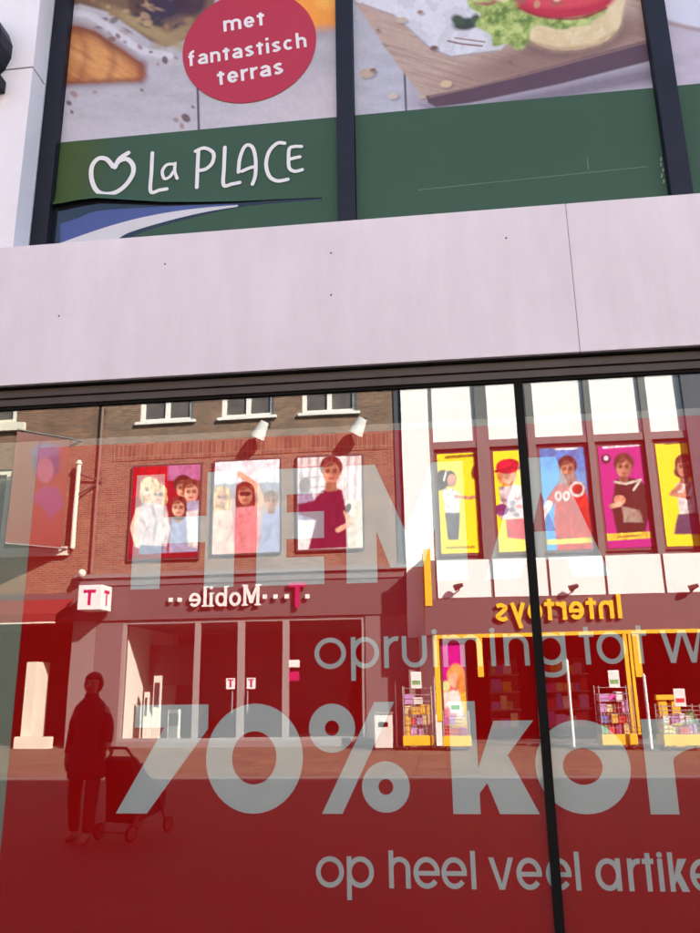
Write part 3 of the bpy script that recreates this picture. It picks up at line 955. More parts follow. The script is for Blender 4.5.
# badge wording, tilted with the badge
tilt = R(9.5)
bu, bv = Vector((math.cos(tilt), 0, math.sin(tilt))), Vector((-math.sin(tilt), 0, math.cos(tilt)))
for txt, (px0, py0), (px1, py1), X in (('met', (224, 32.5), (265, 25.5), 0.082), ('fantastisch', (189, 67), (307, 47.5), 0.082), ('terras', (218, 86), (284, 74), 0.082)):
    xa, za = at(px0, py0, PY); xb, zb_ = at(px1, py1, PY)
    d = Vector((xb - xa, 0, zb_ - za)); Lw = d.length; d.normalize()
    w0 = sum(ADV.get(c, 0.80) + 0.2 for c in txt) - 0.2
    X = Lw / w0
    for_v = Vector((-d.z, 0, d.x))
    word(txt, (xa, PY - 0.0062, za), d, (0, -1, 0), X, X * 0.23, 0.0008, lettering_white, bd, gap=0.2, base=0.80, V=for_v, two_storey=True)
# apple mark and hand-drawn shop name
def hand(strokes, width, nm):
    it = []
    for s_ in strokes:
        it.append(('s', spline([at(a, b, PY) for a, b in s_], 7), False, width))
    stroke_mesh(it, (0, PY - 0.0075, 0), (1, 0, 0), (0, -1, 0), 0.0008, rounded=True).build(nm, lettering_white, pr0)
f7 = lambda x, y: (60 + x / 2.5, 120 + y / 2.5)
hand([[f7(134, 118), f7(118, 100), f7(98, 98), f7(82, 116), f7(80, 146), f7(90, 174), f7(108, 186), f7(136, 184), f7(162, 168), f7(182, 140), f7(184, 116), f7(170, 100), f7(152, 103), f7(140, 114)], [f7(139, 120), f7(150, 99), f7(172, 84)]], 0.034, 'apple_mark')
hand([[f7(232, 84), f7(230, 130), f7(228, 180), f7(250, 177), f7(268, 174)]], 0.027, 'letter')
hand([[f7(287, 112), f7(268, 114), f7(257, 130), f7(262, 148), f7(275, 144), f7(285, 130)], [f7(289, 110), f7(288, 130), f7(294, 148)]], 0.023, 'letter')
hand([[f7(347, 76), f7(345, 120), f7(343, 170)], [f7(340, 80), f7(362, 72), f7(384, 84), f7(382, 108), f7(366, 124), f7(348, 128)]], 0.027, 'letter')
hand([[f7(413, 70), f7(411, 120), f7(410, 164), f7(430, 162), f7(450, 158)]], 0.027, 'letter')
hand([[f7(447, 132), f7(450, 100), f7(460, 72), f7(472, 64), f7(484, 74), f7(490, 104), f7(489, 140), f7(482, 162)], [f7(456, 130), f7(474, 122), f7(490, 118)]], 0.026, 'letter')
hand([[f7(562, 60), f7(544, 60), f7(524, 80), f7(516, 112), f7(524, 142), f7(544, 154), f7(570, 150)]], 0.027, 'letter')
hand([[f7(604, 68), f7(586, 68), f7(574, 74), f7(572, 98), f7(574, 122), f7(588, 130), f7(606, 126)], [f7(574, 100), f7(590, 96), f7(600, 94)]], 0.025, 'letter')
# green bands on the other two posters, with seam lines where strips of film meet
for k in (1, 2):
    prk, a0, a1 = posters[k]
    B(a0, a1, PY - 0.0025, PY - 0.0005, Z_BAND - 0.02, Z_GREEN - 0.002).build('green_band', green_film, prk)
prk = posters[1][0]
seam = mat('pale_crease', (0.16, 0.22, 0.17), 0.6, 0.3, 20)
xa, za = at(418, 190.5, PY); xb, zb_ = at(648, 167, PY)
MB().quad((xa, PY - 0.0035, za), (xb, PY - 0.0035, zb_), (xb, PY - 0.0035, zb_ + 0.0035), (xa, PY - 0.0035, za + 0.0035)).build('crease', seam, prk)
xa, za = at(588, 170, PY); xb, zb_ = at(587, 158, PY)
MB().quad((xa, PY - 0.0035, za), (xa + 0.004, PY - 0.0035, za), (xb + 0.003, PY - 0.0035, zb_), (xb, PY - 0.0035, zb_)).build('crease', seam, prk)
for q in range(5):
    xa, za = at(660.5 + random.uniform(-1.5, 1.5) + q * 0.5, 162 + q * 5.5, PY)
    MB().prism([(xa, za), (xa + 0.012, za + 0.01), (xa + 0.016, za + 0.03), (xa + 0.004, za + 0.035)], 'y', PY - 0.003, PY - 0.0045).build('torn_flake', seam, prk)

# black lamp box on the wall at the upper left
lx, lz0 = at(-4, 38, -0.12)
lb = empty('wall_clock_lamp', (lx - 0.17, 0.02, lz0), 'black round-faced fixture with white disc at the upper left corner of the wall', 'wall fixture')
oct_ = []
for k in range(16):
    t = 2 * math.pi * (k + 0.5) / 16
    oct_.append((lx - 0.19 + 0.24 * math.cos(t), lz0 + 0.0 + 0.27 * math.sin(t)))
ob = MB(); ob.prism(oct_, 'y', -0.14, 0.02); ob.build('housing', frame_black, lb, bevel=0.008)
disc = [(lx - 0.19 + 0.17 * math.cos(2 * math.pi * k / 40), lz0 + 0.20 * math.sin(2 * math.pi * k / 40)) for k in range(40)]
MB().prism(disc, 'y', -0.142, -0.15).build('face', letter_white, lb)
rim = MB()
for k in range(40):
    t0, t1 = 2 * math.pi * k / 40, 2 * math.pi * (k + 1) / 40
    rim.tube((lx - 0.19 + 0.185 * math.cos(t0), -0.148, lz0 + 0.215 * math.sin(t0)), (lx - 0.19 + 0.185 * math.cos(t1), -0.148, lz0 + 0.215 * math.sin(t1)), 0.012, n=6, cap=False)
rim.build('rim', gasket, lb)
B(lx - 0.25, lx + 0.03, -0.10, 0.0195, lz0 - 0.36, lz0 - 0.26).build('bracket', frame_black, lb, bevel=0.01)

# =================================================================== ACROSS THE STREET (seen mirrored in the shop glass)
FY0 = FAR_Y


def fb(x0, x1, o0, o1, z0, z1):
    """box given by distances in front of the far facade"""
    return B(x0, x1, FY0 + o0, FY0 + o1, z0, z1)


def mirror_px(pos):
    q = pos.copy()
    q[..., 1] = 2 * GLASS_Y - q[..., 1]
    return to_px(q)


pm2 = print_mat('billboard_ink', 0.4, 0.03)


def far_sheet(name, x0, x1, z0, z1, out, nu, nv, fn, base, parent, flat=False):
    def paint(a, b, pos):
        u, v = mirror_px(pos)
        p = Print(u, v, base, 1.0)
        fn(p)
        dist = np.clip(np.abs(p.c - lin(base)).sum(-1) * 4, 0, 1) if flat else 1.0
        folds = fbm(u / 3.5 + v / 9, v / 6 - u / 12, 78, 5)
        p.mul(1 + dist * np.clip((folds - 0.55) * (1.5 if flat else 1.0), -0.5, 0.3))
        p.mul(0.95 + 0.10 * fbm(u / 2, v / 2, 77))
        return p.c
    y = FY0 + out
    return sheet(name, ((x0, y, z1), (x1, y, z1), (x1, y, z0), (x0, y, z0)), nu, nv, paint, pm2, parent)


# ---- brick building with the phone shop
XB0, XB1 = far(101, 500)[0], far(400, 500)[0]
ph = empty('brick_building', (-5.6, FY0, 0), 'brown brick building with phone shop below three white windows, seen mirrored in the glass', 'building')
ZC = far(250, 574)[1]; ZF = far(250, 617)[1]
ww = [(far(a, 410)[0], far(b, 410)[0]) for a, b in ((140, 193), (221, 274), (302, 357))]
ZW = far(248, 417)[1]
fb(XB0, XB1, -0.35, 0, ZC + 0.12, ZW).build('brick_wall', brick, ph)
edges = [XB0] + [e for w in ww for e in w] + [XB1]
for k in range(0, len(edges), 2):
    fb(edges[k], edges[k + 1], -0.35, 0, ZW + 0.001, ZW + 2.1).build('brick_pier', brick, ph)
fb(XB0, XB1, -0.35, 0, ZW + 2.101, 13.2).build('brick_wall', brick, ph)
fb(XB0 - 0.05, XB1 + 0.02, -0.4, 0.25, 13.201, 13.5).build('cornice', white_paint, ph)
for a, b in ww:
    wn_ = fb(a, b, -0.22, -0.1, ZW, ZW + 0.13).box(a, a + 0.13, FY0 - 0.22, FY0 - 0.1, ZW + 0.13, ZW + 2.1).box(b - 0.13, b, FY0 - 0.22, FY0 - 0.1, ZW + 0.13, ZW + 2.1)
    wn_.box((a + b) / 2 - 0.07, (a + b) / 2 + 0.07, FY0 - 0.22, FY0 - 0.1, ZW + 0.13, ZW + 2.1).box(a + 0.13, b - 0.13, FY0 - 0.215, FY0 - 0.105, ZW + 1.95, ZW + 2.1)
    f = wn_.build('window', white_paint, ph)
    fb(a - 0.1, b + 0.1, -0.1, 0.10, ZW - 0.09, ZW - 0.001).build('sill', white_paint, f)
    for s0, s1 in ((a + 0.13, (a + b) / 2 - 0.07), ((a + b) / 2 + 0.07, b - 0.13)):
        fb(s0, s1, -0.18, -0.17, ZW + 0.13, ZW + 1.95).build('pane', far_pane, f)
# soldier course of bricks above the billboards
sold = brick_mat('soldier_brick', (0.27, 0.145, 0.085), (0.13, 0.075, 0.05), (0.30, 0.24, 0.18), 0.14, 0.5, 0.010, offset=0.0)
zs = far(250, 455)[1]
fb(XB0 + 0.3, XB1 - 0.3, 0.0, 0.015, zs, zs + 0.5).build('soldier_course', sold, ph)
# ledge, fascia
fb(XB0 - 0.6, XB1 + 0.1, -0.3, 0.14, ZC, ZC + 0.119).build('ledge', taupe_l, ph)
fb(XB0 - 0.6, XB1 + 0.1, -0.3, 0.06, ZC - 0.22, ZC - 0.002).build('ledge', taupe, ph)
XP0 = far(69, 680)[0]; XS0 = far(119, 680)[0]; XS1 = far(366, 680)[0]
fb(XP0, XB1 + 0.1, -0.3, 0.02, ZF, ZC - 0.223).build('fascia', fascia_grey, ph)
xm = far(92, 680)[0]
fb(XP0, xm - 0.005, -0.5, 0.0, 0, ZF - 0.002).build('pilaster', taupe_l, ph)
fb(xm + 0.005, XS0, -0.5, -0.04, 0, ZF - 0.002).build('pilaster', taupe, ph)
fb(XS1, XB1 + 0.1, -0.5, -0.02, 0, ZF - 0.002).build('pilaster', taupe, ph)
fb(XS0, XS1, -0.2, -0.04, 0, 0.16).build('plinth', taupe_l, ph)
# shop front
xd = [far(p, 680)[0] for p in (195, 240, 285)]
ZD = ZF - 0.02
def vbar(x, w, z0, z1, nm='frame_post'): fb(x - w / 2, x + w / 2, -0.16, -0.06, z0, z1).build(nm, shop_frame, ph)
for x, w in ((XS0 + 0.05, 0.1), (xd[0], 0.16), (xd[1], 0.20), (xd[2], 0.18), (XS1 - 0.06, 0.1)): vbar(x, w, 0.162, ZD - 0.1)
fb(XS0, XS1, -0.16, -0.06, ZD - 0.098, ZD).build('frame_rail', shop_frame, ph)
fb(XS0, XS1, -0.155, -0.065, 0.162, 0.25).build('frame_rail', shop_frame, ph)
for a, b in zip([XS0 + 0.1] + [x + 0.1 for x in xd], [x - 0.1 for x in xd] + [XS1 - 0.11]):
    fb(a, b, -0.115, -0.105, 0.251, ZD - 0.099).build('shop_pane', far_glass, ph)
for s_ in (-1, 1):
    x = xd[1] + s_ * 0.22
    MB().tube((x, FY0 - 0.02, 0.9), (x, FY0 - 0.02, 1.5), 0.02, n=8).build('door_handle', wire_m, ph)
    fb(xd[1] + s_ * 0.3 - 0.13, xd[1] + s_ * 0.3 + 0.13, -0.103, -0.100, 1.55, 1.85).build('door_sticker', letter_white, ph)
    fb(xd[1] + s_ * 0.3 - 0.03, xd[1] + s_ * 0.3 + 0.03, -0.099, -0.097, 1.60, 1.78).build('door_sticker_print', magenta, ph)
    fb(xd[1] + s_ * 0.3 - 0.09, xd[1] + s_ * 0.3 + 0.09, -0.099, -0.097, 1.785, 1.82).build('door_sticker_print', magenta, ph)
xs = far(293, 680)[0]
fb(xs - 0.16, xs + 0.16, -0.103, -0.100, 2.12, 2.32).build('window_sticker', letter_white, ph)
fb(xs - 0.15, xs + 0.15, -0.103, -0.100, 1.75, 2.0).build('window_sticker', magenta, ph)
# inside the phone shop
wall_in = mat('white_shop_wall', (0.88, 0.85, 0.76), 0.6, 0.04, 2)
floor_in = mat('shop_floor', (0.12, 0.10, 0.09), 0.5, 0.1, 2)
fb(XS0 - 0.1, XS0 + 0.02, -5.0, -0.5, 0.0, 3.4).build('interior_wall', wall_in, ph)
fb(XS0 + 0.02, XS1 + 0.2, -5.2, -5.0, 0.0, 3.45).build('interior_wall', mat('maroon_shop_wall', (0.07, 0.02, 0.025), 0.7, 0.15, 2), ph)
fb(XS1, XS1 + 0.15, -5.0, -0.5, 0.0, 3.4).build('interior_wall', fascia_grey, ph)
fb(XS0 - 0.1, XS1 + 0.15, -5.2, -0.2, 0.012, 0.05).build('interior_floor', floor_in, ph)
fb(XS0 - 0.1, XS1 + 0.15, -5.2, -0.2, 3.42, 3.5).build('interior_ceiling', fascia_grey, ph)
fb(XB0, XB1, -10, -5.3, 0, 13.2).build('rear_block', brick, ph)
fb(XB0, XB1, -5.3, -0.36, 13.0, 13.2).build('roof', fascia_grey, ph)
# display furniture inside the phone shop window
for p0, p1, h in ((141, 148, 1.5), (150, 160, 1.95), (166, 180, 1.0)):
    x0_, x1_ = far(p0, 720, -0.8)[0], far(p1, 720, -0.8)[0]
    st = empty('display_stand', ((x0_ + x1_) / 2, FY0 - 0.9, 0.05), {1.5: 'narrow white display stand nearest the white wall in the mirrored phone shop window',
               1.95: 'tall white display stand in the mirrored phone shop window', 1.0: 'low white display stand beside the doors of the mirrored phone shop'}[h], 'display stand', 'stands in the phone shop window')
    fb(x0_, x1_, -1.05, -0.75, 0.051, 0.12).build('base', wall_in, st)
    fb(x0_ + 0.04, x1_ - 0.04, -0.96, -0.84, 0.121, h).build('panel', wall_in, st)
    fb(x0_ + 0.07, x1_ - 0.07, -0.839, -0.835, h * 0.55, h * 0.9).build('screen', metal_dark, st)
tvx = far(172, 665, -2.0)
tv = empty('wall_screen', (tvx[0], FY0 - 2.1, tvx[1] - 0.6), 'large dark screen hanging inside the mirrored phone shop window', 'screen')
fb(tvx[0] - 0.75, tvx[0] + 0.75, -2.2, -2.1, tvx[1] - 0.6, tvx[1] + 0.6).build('panel', mat('screen_black', (0.01, 0.008, 0.01), 0.3, 0.2, 4), tv, bevel=0.02)
fb(tvx[0] - 0.05, tvx[0] + 0.05, -2.21, -2.25, tvx[1] - 0.2, 3.42).build('hanger', metal_dark, tv)
sl = far(116, 580)[0]

# ---- phone shop sign: separate letters on the fascia
sg = empty('phone_shop_sign', (-5.0, FY0 + 0.02, 3.6), 'white serif letters spelling Mobile with magenta T on the taupe fascia', 'shop sign')
xr, zb1 = far(260.5, 604); xl, _ = far(190, 606); 
Xh = (far(225, 585)[1] - far(225, 606.5)[1]) / 1.42
wtot = sum(ADV.get(c, 0.85) + 0.2 for c in 'Mobile') - 0.2
XX = (xr - xl) / wtot
zb1 = far(225, 606.5)[1]
word('Mobile', (xr, FY0 + 0.10, zb1), (-1, 0, 0), (0, 1, 0), XX, 0.078, 0.05, letter_white, sg, gap=0.2, base=0.85, cap=1.5, serif=True)
for p in (266, 276.5, 287.5, 308, 172, 181):
    x, z = far(p, 597 if p > 200 else 600)
    fb(x - 0.06, x + 0.06, 0.1, 0.14, z - 0.06, z + 0.06).build('dot', letter_white, sg)
xT, zT = far(298, 608)
stroke_mesh(glyph('T', 0.5, 0.70, 0.13), (xT + 0.25, FY0 + 0.1, zT), (-1, 0, 0), (0, 1, 0), 0.05).build('letter', magenta, sg)
fb(xl, xr, 0.022, 0.06, zb1 + 0.05, zb1 + 0.09).build('rail', metal_dark, sg)

# ---- projecting cube sign
cx0, cz0 = far(82.5, 611, 0.5); cx1, cz1 = far(107.5, 586, 0.5)
cs = empty('cube_sign', ((cx0 + cx1) / 2, FY0, cz0), 'white cube sign with magenta T at the corner of the mirrored phone shop', 'shop sign')
fb(cx0, cx1, 0.15, 0.15 + (cx1 - cx0), cz0, cz1).build('box', letter_white, cs, bevel=0.02)
w_ = cx1 - cx0
stroke_mesh(glyph('T', w_ * 0.52, w_ * 0.62, w_ * 0.13), (cx1 - w_ * 0.25, FY0 + 0.151 + w_, cz0 + w_ * 0.18), (-1, 0, 0), (0, 1, 0), 0.004).build('letter', magenta, cs)
stroke_mesh(glyph('T', w_ * 0.52, w_ * 0.62, w_ * 0.13), (cx1 + 0.001, FY0 + 0.15 + w_ * 0.25, cz0 + w_ * 0.18), (0, 1, 0), (1, 0, 0), 0.004).build('letter', magenta, cs)
MB().tube(((cx0 + cx1) / 2, FY0 - 0.02, (cz0 + cz1) / 2), ((cx0 + cx1) / 2, FY0 + 0.16, (cz0 + cz1) / 2), 0.05).build('arm', metal_dark, cs)

# ---- drain pipe and wall bracket
xq, zq = far(99, 478)
dp = empty('drain_pipe', (xq, FY0 + 0.06, 0), 'thin brown drain pipe on the brick between mirrored shops', 'drain pipe')
MB().tube((xq, FY0 + 0.07, ZC + 0.15), (xq, FY0 + 0.07, 13), 0.05, n=10).build('pipe', mat('brown_pipe', (0.16, 0.10, 0.075), 0.6, 0.2, 5), dp)
for z in (6, 8, 10, 12): fb(xq - 0.07, xq + 0.07, 0.001, 0.07, z, z + 0.05).build('clamp', metal_dark, dp)

# ---- spotlights above the billboards
for k, (p, q) in enumerate(((262, 430), (360, 426))):
    x, z = far(p, q, 0.45)
    spt = empty('spotlight', (x, FY0, z), ('white spotlight on an arm above the middle mirrored billboard', 'white spotlight on an arm above the right mirrored billboard')[k], 'spotlight', 'spotlights above the billboards')
    MB().tube((x - 0.15, FY0 + 0.36, z - 0.2), (x + 0.1, FY0 + 0.5, z + 0.22), 0.22, 0.13, n=16).build('lamp_shade', white_paint, spt)
    MB().tube((x + 0.1, FY0 - 0.02, z + 0.3), (x + 0.1, FY0 + 0.47, z + 0.2), 0.025, n=8).build('arm', metal_dark, spt)
    fb(x + 0.03, x + 0.17, 0.001, 0.03, z + 0.2, z + 0.4).build('wall_plate', metal_dark, spt)


# ---- people drawn on the billboards
def dim(c, f): return tuple(min(255, int(k * f)) for k in c)


def head(p, x, y, r, skin_, hair_, long=0, tilt_=0):
    st = fbm((p.u - x) / (r * 0.16), (p.v - y) / (r * 0.9), 13)
    p.blend(p.poly([(x - r * 0.4, y + r * 0.6), (x + r * 0.4, y + r * 0.6), (x + r * 0.5, y + r * 2.0), (x - r * 0.5, y + r * 2.0)], 1.2), dim(skin_, 0.72))
    hm_ = p.ell(x, y - r * 0.3, r * 1.06, r * 1.08, tilt_, 1.4)
    if long: hm_ = np.maximum(hm_, p.ell(x, y + r * 0.6, r * 1.15, r * 1.6 * long, tilt_, 1.6))
    p.blend(hm_, hair_); p.blend(hm_ * np.clip((st - 0.5) * 5, 0, 1), dim(hair_, 1.5), 0.7); p.blend(hm_ * np.clip((0.45 - st) * 5, 0, 1), dim(hair_, 0.5), 0.7)
    f = p.ell(x, y + r * 0.25, r * 0.76, r * 1.0, tilt_, 1.2)
    p.blend(f, skin_)
    p.blend(f * np.clip((p.u - x) / r * 0.9 + 0.35, 0, 1), dim(skin_, 0.66), 0.75)
    p.blend(f * p.ell(x - r * 0.3, y + r * 0.3, r * 0.4, r * 0.5, 0, 3), dim(skin_, 1.1), 0.6)
    p.blend(f * p.ell(x - r * 0.25, y - r * 0.75, r * 0.9, r * 0.42, tilt_ - 18, 2), hair_, 0.9)
    for s_ in (-1, 1):
        p.blend(p.ell(x + s_ * r * 0.32, y + r * 0.08, r * 0.26, r * 0.2, 0, 2), dim(skin_, 0.5), 0.8)
        p.blend(p.ell(x + s_ * r * 0.32, y + r * 0.1, r * 0.14, r * 0.1, 0, 1.2), (40, 28, 26), 0.75)
        p.blend(p.line([(x + s_ * r * 0.14, y - r * 0.12), (x + s_ * r * 0.5, y - r * 0.1)], r * 0.1, 0.6), dim(hair_, 0.6), 0.7)
    p.blend(p.line([(x + r * 0.05, y + r * 0.15), (x + r * 0.1, y + r * 0.48)], r * 0.14, 0.8), dim(skin_, 0.6), 0.6)
    p.blend(p.ell(x, y + r * 0.76, r * 0.3, r * 0.14, 0, 1.5), (150, 66, 62), 0.75)
    p.blend(p.ell(x, y + r * 1.22, r * 0.5, r * 0.14, 0, 1.5), dim(skin_, 0.55), 0.6)


SK, SK2 = (232, 180, 150), (206, 146, 116)


def bill_a(p):
    p.blend(p.poly([(130, 462), (168, 462), (168, 486), (130, 500)], 1), (190, 20, 30))
    p.blend(p.poly([(168, 460), (200, 460), (200, 480), (168, 480)], 3), (190, 120, 170))
    p.blend(fbm(p.u / 5, p.v / 5, 61), (120, 10, 24), 0.35)
    head(p, 183, 487, 9, SK2, (50, 34, 32)); head(p, 191, 491, 9, SK, (96, 60, 44))
    p.blend(p.poly([(172, 505), (200, 500), (200, 560), (168, 560)], 2), (150, 160, 190))
    head(p, 178, 507, 8, SK, (90, 40, 36), 0.7)
    p.blend(p.poly([(186, 512), (198, 510), (198, 548), (188, 546)], 2), (232, 228, 226))
    head(p, 150, 489, 9, (240, 200, 178), (226, 190, 140), 0.9); head(p, 158, 494, 8, (240, 200, 178), (224, 186, 130), 0.8)
    p.blend(p.poly([(138, 508), (148, 502), (166, 506), (170, 530), (166, 548), (140, 546), (134, 526)], 2), (216, 206, 206))
    p.blend(p.line([(152, 506), (156, 520), (154, 540)], 2.5, 2), (150, 140, 146), 0.7); p.blend(p.line([(142, 520), (150, 534)], 2.5, 2), (160, 146, 150), 0.6)
    p.blend(p.line([(139, 510), (133, 528), (138, 545)], 6, 1.5), (240, 200, 180))
    p.blend(p.poly([(140, 545), (166, 546), (168, 560), (138, 560)], 1.5), (120, 132, 160))
    p.blend(p.poly([(128, 555), (200, 551), (200, 560), (128, 562)], 1), (120, 20, 30))


def bill_b(p):
    p.blend(p.poly([(210, 458), (284, 456), (284, 482), (210, 486)], 2), (238, 238, 246))
    p.blend(p.poly([(210, 484), (284, 482), (284, 496), (210, 500)], 4), (150, 156, 170))
    p.blend(fbm(p.u / 7, p.v / 7, 62) * p.poly([(210, 490), (284, 490), (284, 556), (210, 556)], 4), (180, 150, 140), 0.8)
    head(p, 222, 497, 8, SK, (214, 170, 120), 1.2)
    p.blend(p.poly([(212, 512), (232, 510), (234, 556), (210, 556)], 2), (230, 200, 186))
    p.blend(p.line([(250, 515), (262, 500), (256, 486), (240, 474)], 6, 1.5), SK)
    head(p, 245, 494, 9, SK2, (96, 46, 36), 1.1)
    p.blend(p.poly([(236, 508), (256, 506), (260, 540), (254, 556), (236, 556), (232, 530)], 2), (226, 140, 146))
    p.blend(p.ell(245, 494, 6, 2.4, 0, 1), (50, 30, 34), 0.9)
    p.blend(p.poly([(262, 514), (280, 506), (282, 556), (258, 556)], 2), (150, 160, 192))
    head(p, 271, 500, 7, SK2, (110, 92, 80))


def bill_c(p):
    for x in (300, 308, 316, 346, 354, 361):
        p.blend(p.poly([(x, 455), (x + 3.4, 455), (x + 3, 500), (x - 0.6, 500)], 1.5), (190, 170, 178), 0.8)
    for y in (468, 478, 488):
        p.blend(p.line([(297, y), (325, y - 2)], 1.4, 1), (150, 120, 130), 0.7)
    p.blend(p.poly([(345, 500), (366, 500), (366, 550), (345, 550)], 5), (222, 210, 190), 0.8)
    p.blend(p.ell(305, 485, 6, 8, 0, 2), (120, 110, 104)); p.blend(p.poly([(298, 492), (312, 492), (318, 520), (298, 520)], 2), (150, 150, 180))
    p.blend(p.poly([(322, 490), (332, 486), (342, 490), (346, 510), (348, 548), (308, 550), (316, 520), (298, 514), (298, 504), (314, 500)], 2), (96, 24, 60))
    p.blend(p.poly([(326, 478), (336, 478), (337, 490), (325, 490)], 1.5), SK2)
    head(p, 331, 470, 10.5, SK2, (84, 46, 40), 0)
    p.blend(p.line([(346, 512), (350, 524), (338, 530)], 5, 1.5), SK)
    p.blend(p.ell(348, 508, 3, 5, 20, 1), (60, 36, 40))


for nm_, (p0, q0), (p1, q1), fn, base, lab in (
        ('billboard', (134, 467), (197, 557), bill_a, (150, 24, 40), 'left mirrored billboard with smiling group on red ground'),
        ('billboard', (215, 462), (279, 552), bill_b, (200, 180, 176), 'middle mirrored billboard with woman raising her arm under white sky'),
        ('billboard', (298, 458), (363, 548), bill_c, (236, 230, 228), 'right mirrored billboard with woman in dark maroon top')):
    xa, za = far(p0, q0, 0.08); xb, zb_ = far(p1, q1, 0.08)
    bb = empty(nm_, ((xa + xb) / 2, FY0, zb_), lab, 'billboard', 'billboards above the phone shop')
    fb(xa - 0.05, xb + 0.05, 0.016, 0.075, zb_ - 0.05, za + 0.05).build('frame', metal_dark, bb)
    far_sheet('picture', xa, xb, zb_, za, 0.08, 160, 220, fn, base, bb)

# ---- toy shop building with canopy
XT0 = far(403, 480)[0]; XT1 = far(434, 500)[0]; XPR = far(683, 400, 0.12)[0]
toy = empty('toy_shop_building', (3, FY0, 0), 'white panelled toy shop building with coloured child posters and yellow sign, seen mirrored', 'building')
OUT = 1.05
col = [(436, 480), (493, 532), (540, 593), (600, 651.5), (659, 706)]
cw = [(far(a, 500)[0], far(b, 500)[0]) for a, b in col]
zp0, zp1 = far(520, 553)[1], far(520, 447)[1]
zu0 = far(520, 438)[1]
fb(XT0, XT1 - 0.06, -0.4, 0.12, 0, 13).build('white_pillar', shop_white, toy)
fb(XT0 - 0.22, XT0 - 0.01, -0.4, 0.04, 3.6, 13).build('pillar_edge', pier_slate, toy)
fb(XT1 - 0.06, 9, -0.4, -0.12, 3.5, 13).build('back_wall', mull_grey, toy)
for a, b in cw:
    fb(a, b, -0.119, -0.03, zu0, 12.6).build('white_panel', shop_white, toy)
bx_ = [XT1 - 0.055] + [e for w in cw for e in w]
for k in range(0, 10, 2):
    fb(bx_[k] + 0.004, bx_[k + 1] - 0.004, -0.118, 0.06, 4.9, 12.8).build('mullion', mull_grey, toy)
fb(XT1 - 0.05, XPR, -0.118, 0.03, zp1 + 0.05, zu0 - 0.01).build('transom', mull_grey, toy)
fb(XT0, 9, -10, -0.41, 3.5, 13).build('rear_block', fascia_grey, toy)
fb(XPR, XPR + 3.5, -0.1, 0.12, 0, 13).build('slate_pier', pier_slate, toy)
# canopy: fascia with white panels above
zcb = far(560, 632, OUT)[1]; zcm = far(560, 595, OUT)[1]; zct = far(560, 556, OUT)[1]
XC0 = far(424, 590, OUT)[0]
cpn = fb(XC0, XPR + 1, -0.1, OUT, zcb, zcm - 0.01).build('canopy', fascia_grey, toy)
fb(XC0, XPR + 1, 0.07, OUT - 0.06, zcm - 0.009, zct).build('canopy_box', mull_grey, toy)
for k, (a, b) in enumerate(((437, 490), (493.5, 547), (550, 604), (607, 663), (666, 722))):
    xa, xb = far(a, 575, OUT)[0], far(b, 575, OUT)[0]
    fb(xa, xb, OUT - 0.059, OUT - 0.02, zcm, zct - 0.02).build('white_panel', shop_white, toy)
fb(XC0 - 0.03, XC0 - 0.001, 0.05, OUT - 0.05, zcm - 0.5, zct + 0.2).build('yellow_end_board', yellow, toy)
fb(XC0 + 0.02, far(431, 575, OUT)[0], OUT - 0.05, OUT + 0.02, zcm - 0.2, zct + 0.3).build('yellow_end_board', yellow, toy)
for p in (459, 574, 694):
    x, z = far(p, 588, OUT + 0.2)
    lp = MB().tube((x, FY0 + OUT - 0.03, z - 0.05), (x, FY0 + OUT + 0.2, z), 0.02, n=8).tube((x - 0.12, FY0 + OUT + 0.16, z), (x + 0.10, FY0 + OUT + 0.24, z + 0.08), 0.09, 0.05, n=12)
    lp.build('spotlight', metal_dark, toy)
# yellow trim below the canopy
zt = zcb
fb(far(434, 632, OUT)[0], XPR, OUT - 0.04, OUT + 0.03, zt - 0.10, zt - 0.002).build('yellow_trim', yellow, toy)
for p, pb, w in ((437, 722, 0.14), (480, 677, 0.15), (638, 677, 0.17), (627, 735, 0.10), (632, 735, 0.07)):
    x = far(p, 660, OUT)[0]; z = max(0.02, far(p, pb, OUT)[1])
    fb(x - w / 2, x + w / 2, OUT - 0.03, OUT + 0.02, z, zt - 0.101).build('yellow_post', yellow, toy)
fb(XT0 + 0.2, XPR, -4.2, -4.0, 0, 3.6).build('interior_wall', mat('maroon_toy_wall', (0.05, 0.018, 0.02), 0.8, 0.2, 2), toy)
fb(XT0 + 0.2, XPR, -4, 0, 0.012, 0.04).build('interior_floor', floor_in, toy)
fb(XT0 + 0.2, XPR, -4, -0.11, 3.40, 3.49).build('interior_ceiling', fascia_grey, toy)
fb(XT1 - 0.2, XT1 + 0.1, -4, 0.0, 0.0, 3.39).build('shop_pillar', fascia_grey, toy)
fb(XPR - 0.1, XPR, -4, -0.1, 0.0, 3.39).build('shop_pillar', fascia_grey, toy)
fb(XT0, XT0 + 0.3, -0.399, 0.3, 0.0, zcb - 0.01).build('shop_pillar', taupe_l, toy)
# yellow shop name on the canopy
ts = empty('toy_shop_sign', (2, FY0 + OUT, zcb), 'yellow letters spelling Intertoys on the mirrored canopy', 'shop sign')
xr, zb1 = far(622, 618, OUT); xl = far(495, 620, OUT)[0]
wt = sum(ADV.get(c, 0.80) + 0.12 for c in 'Intertoys') - 0.12
XX = (xr - xl) / wt
word('Intertoys', (xr, FY0 + OUT + 0.03, zcb + 0.30), (-1, 0, 0), (0, 1, 0), XX, 0.105, 0.06, yellow_letter, ts, gap=0.12, base=0.80, cap=1.35, A=1.3)
fb(xl, xr, OUT + 0.001, OUT + 0.03, zcb + 0.40, zcb + 0.43).build('rail', metal_dark, ts)


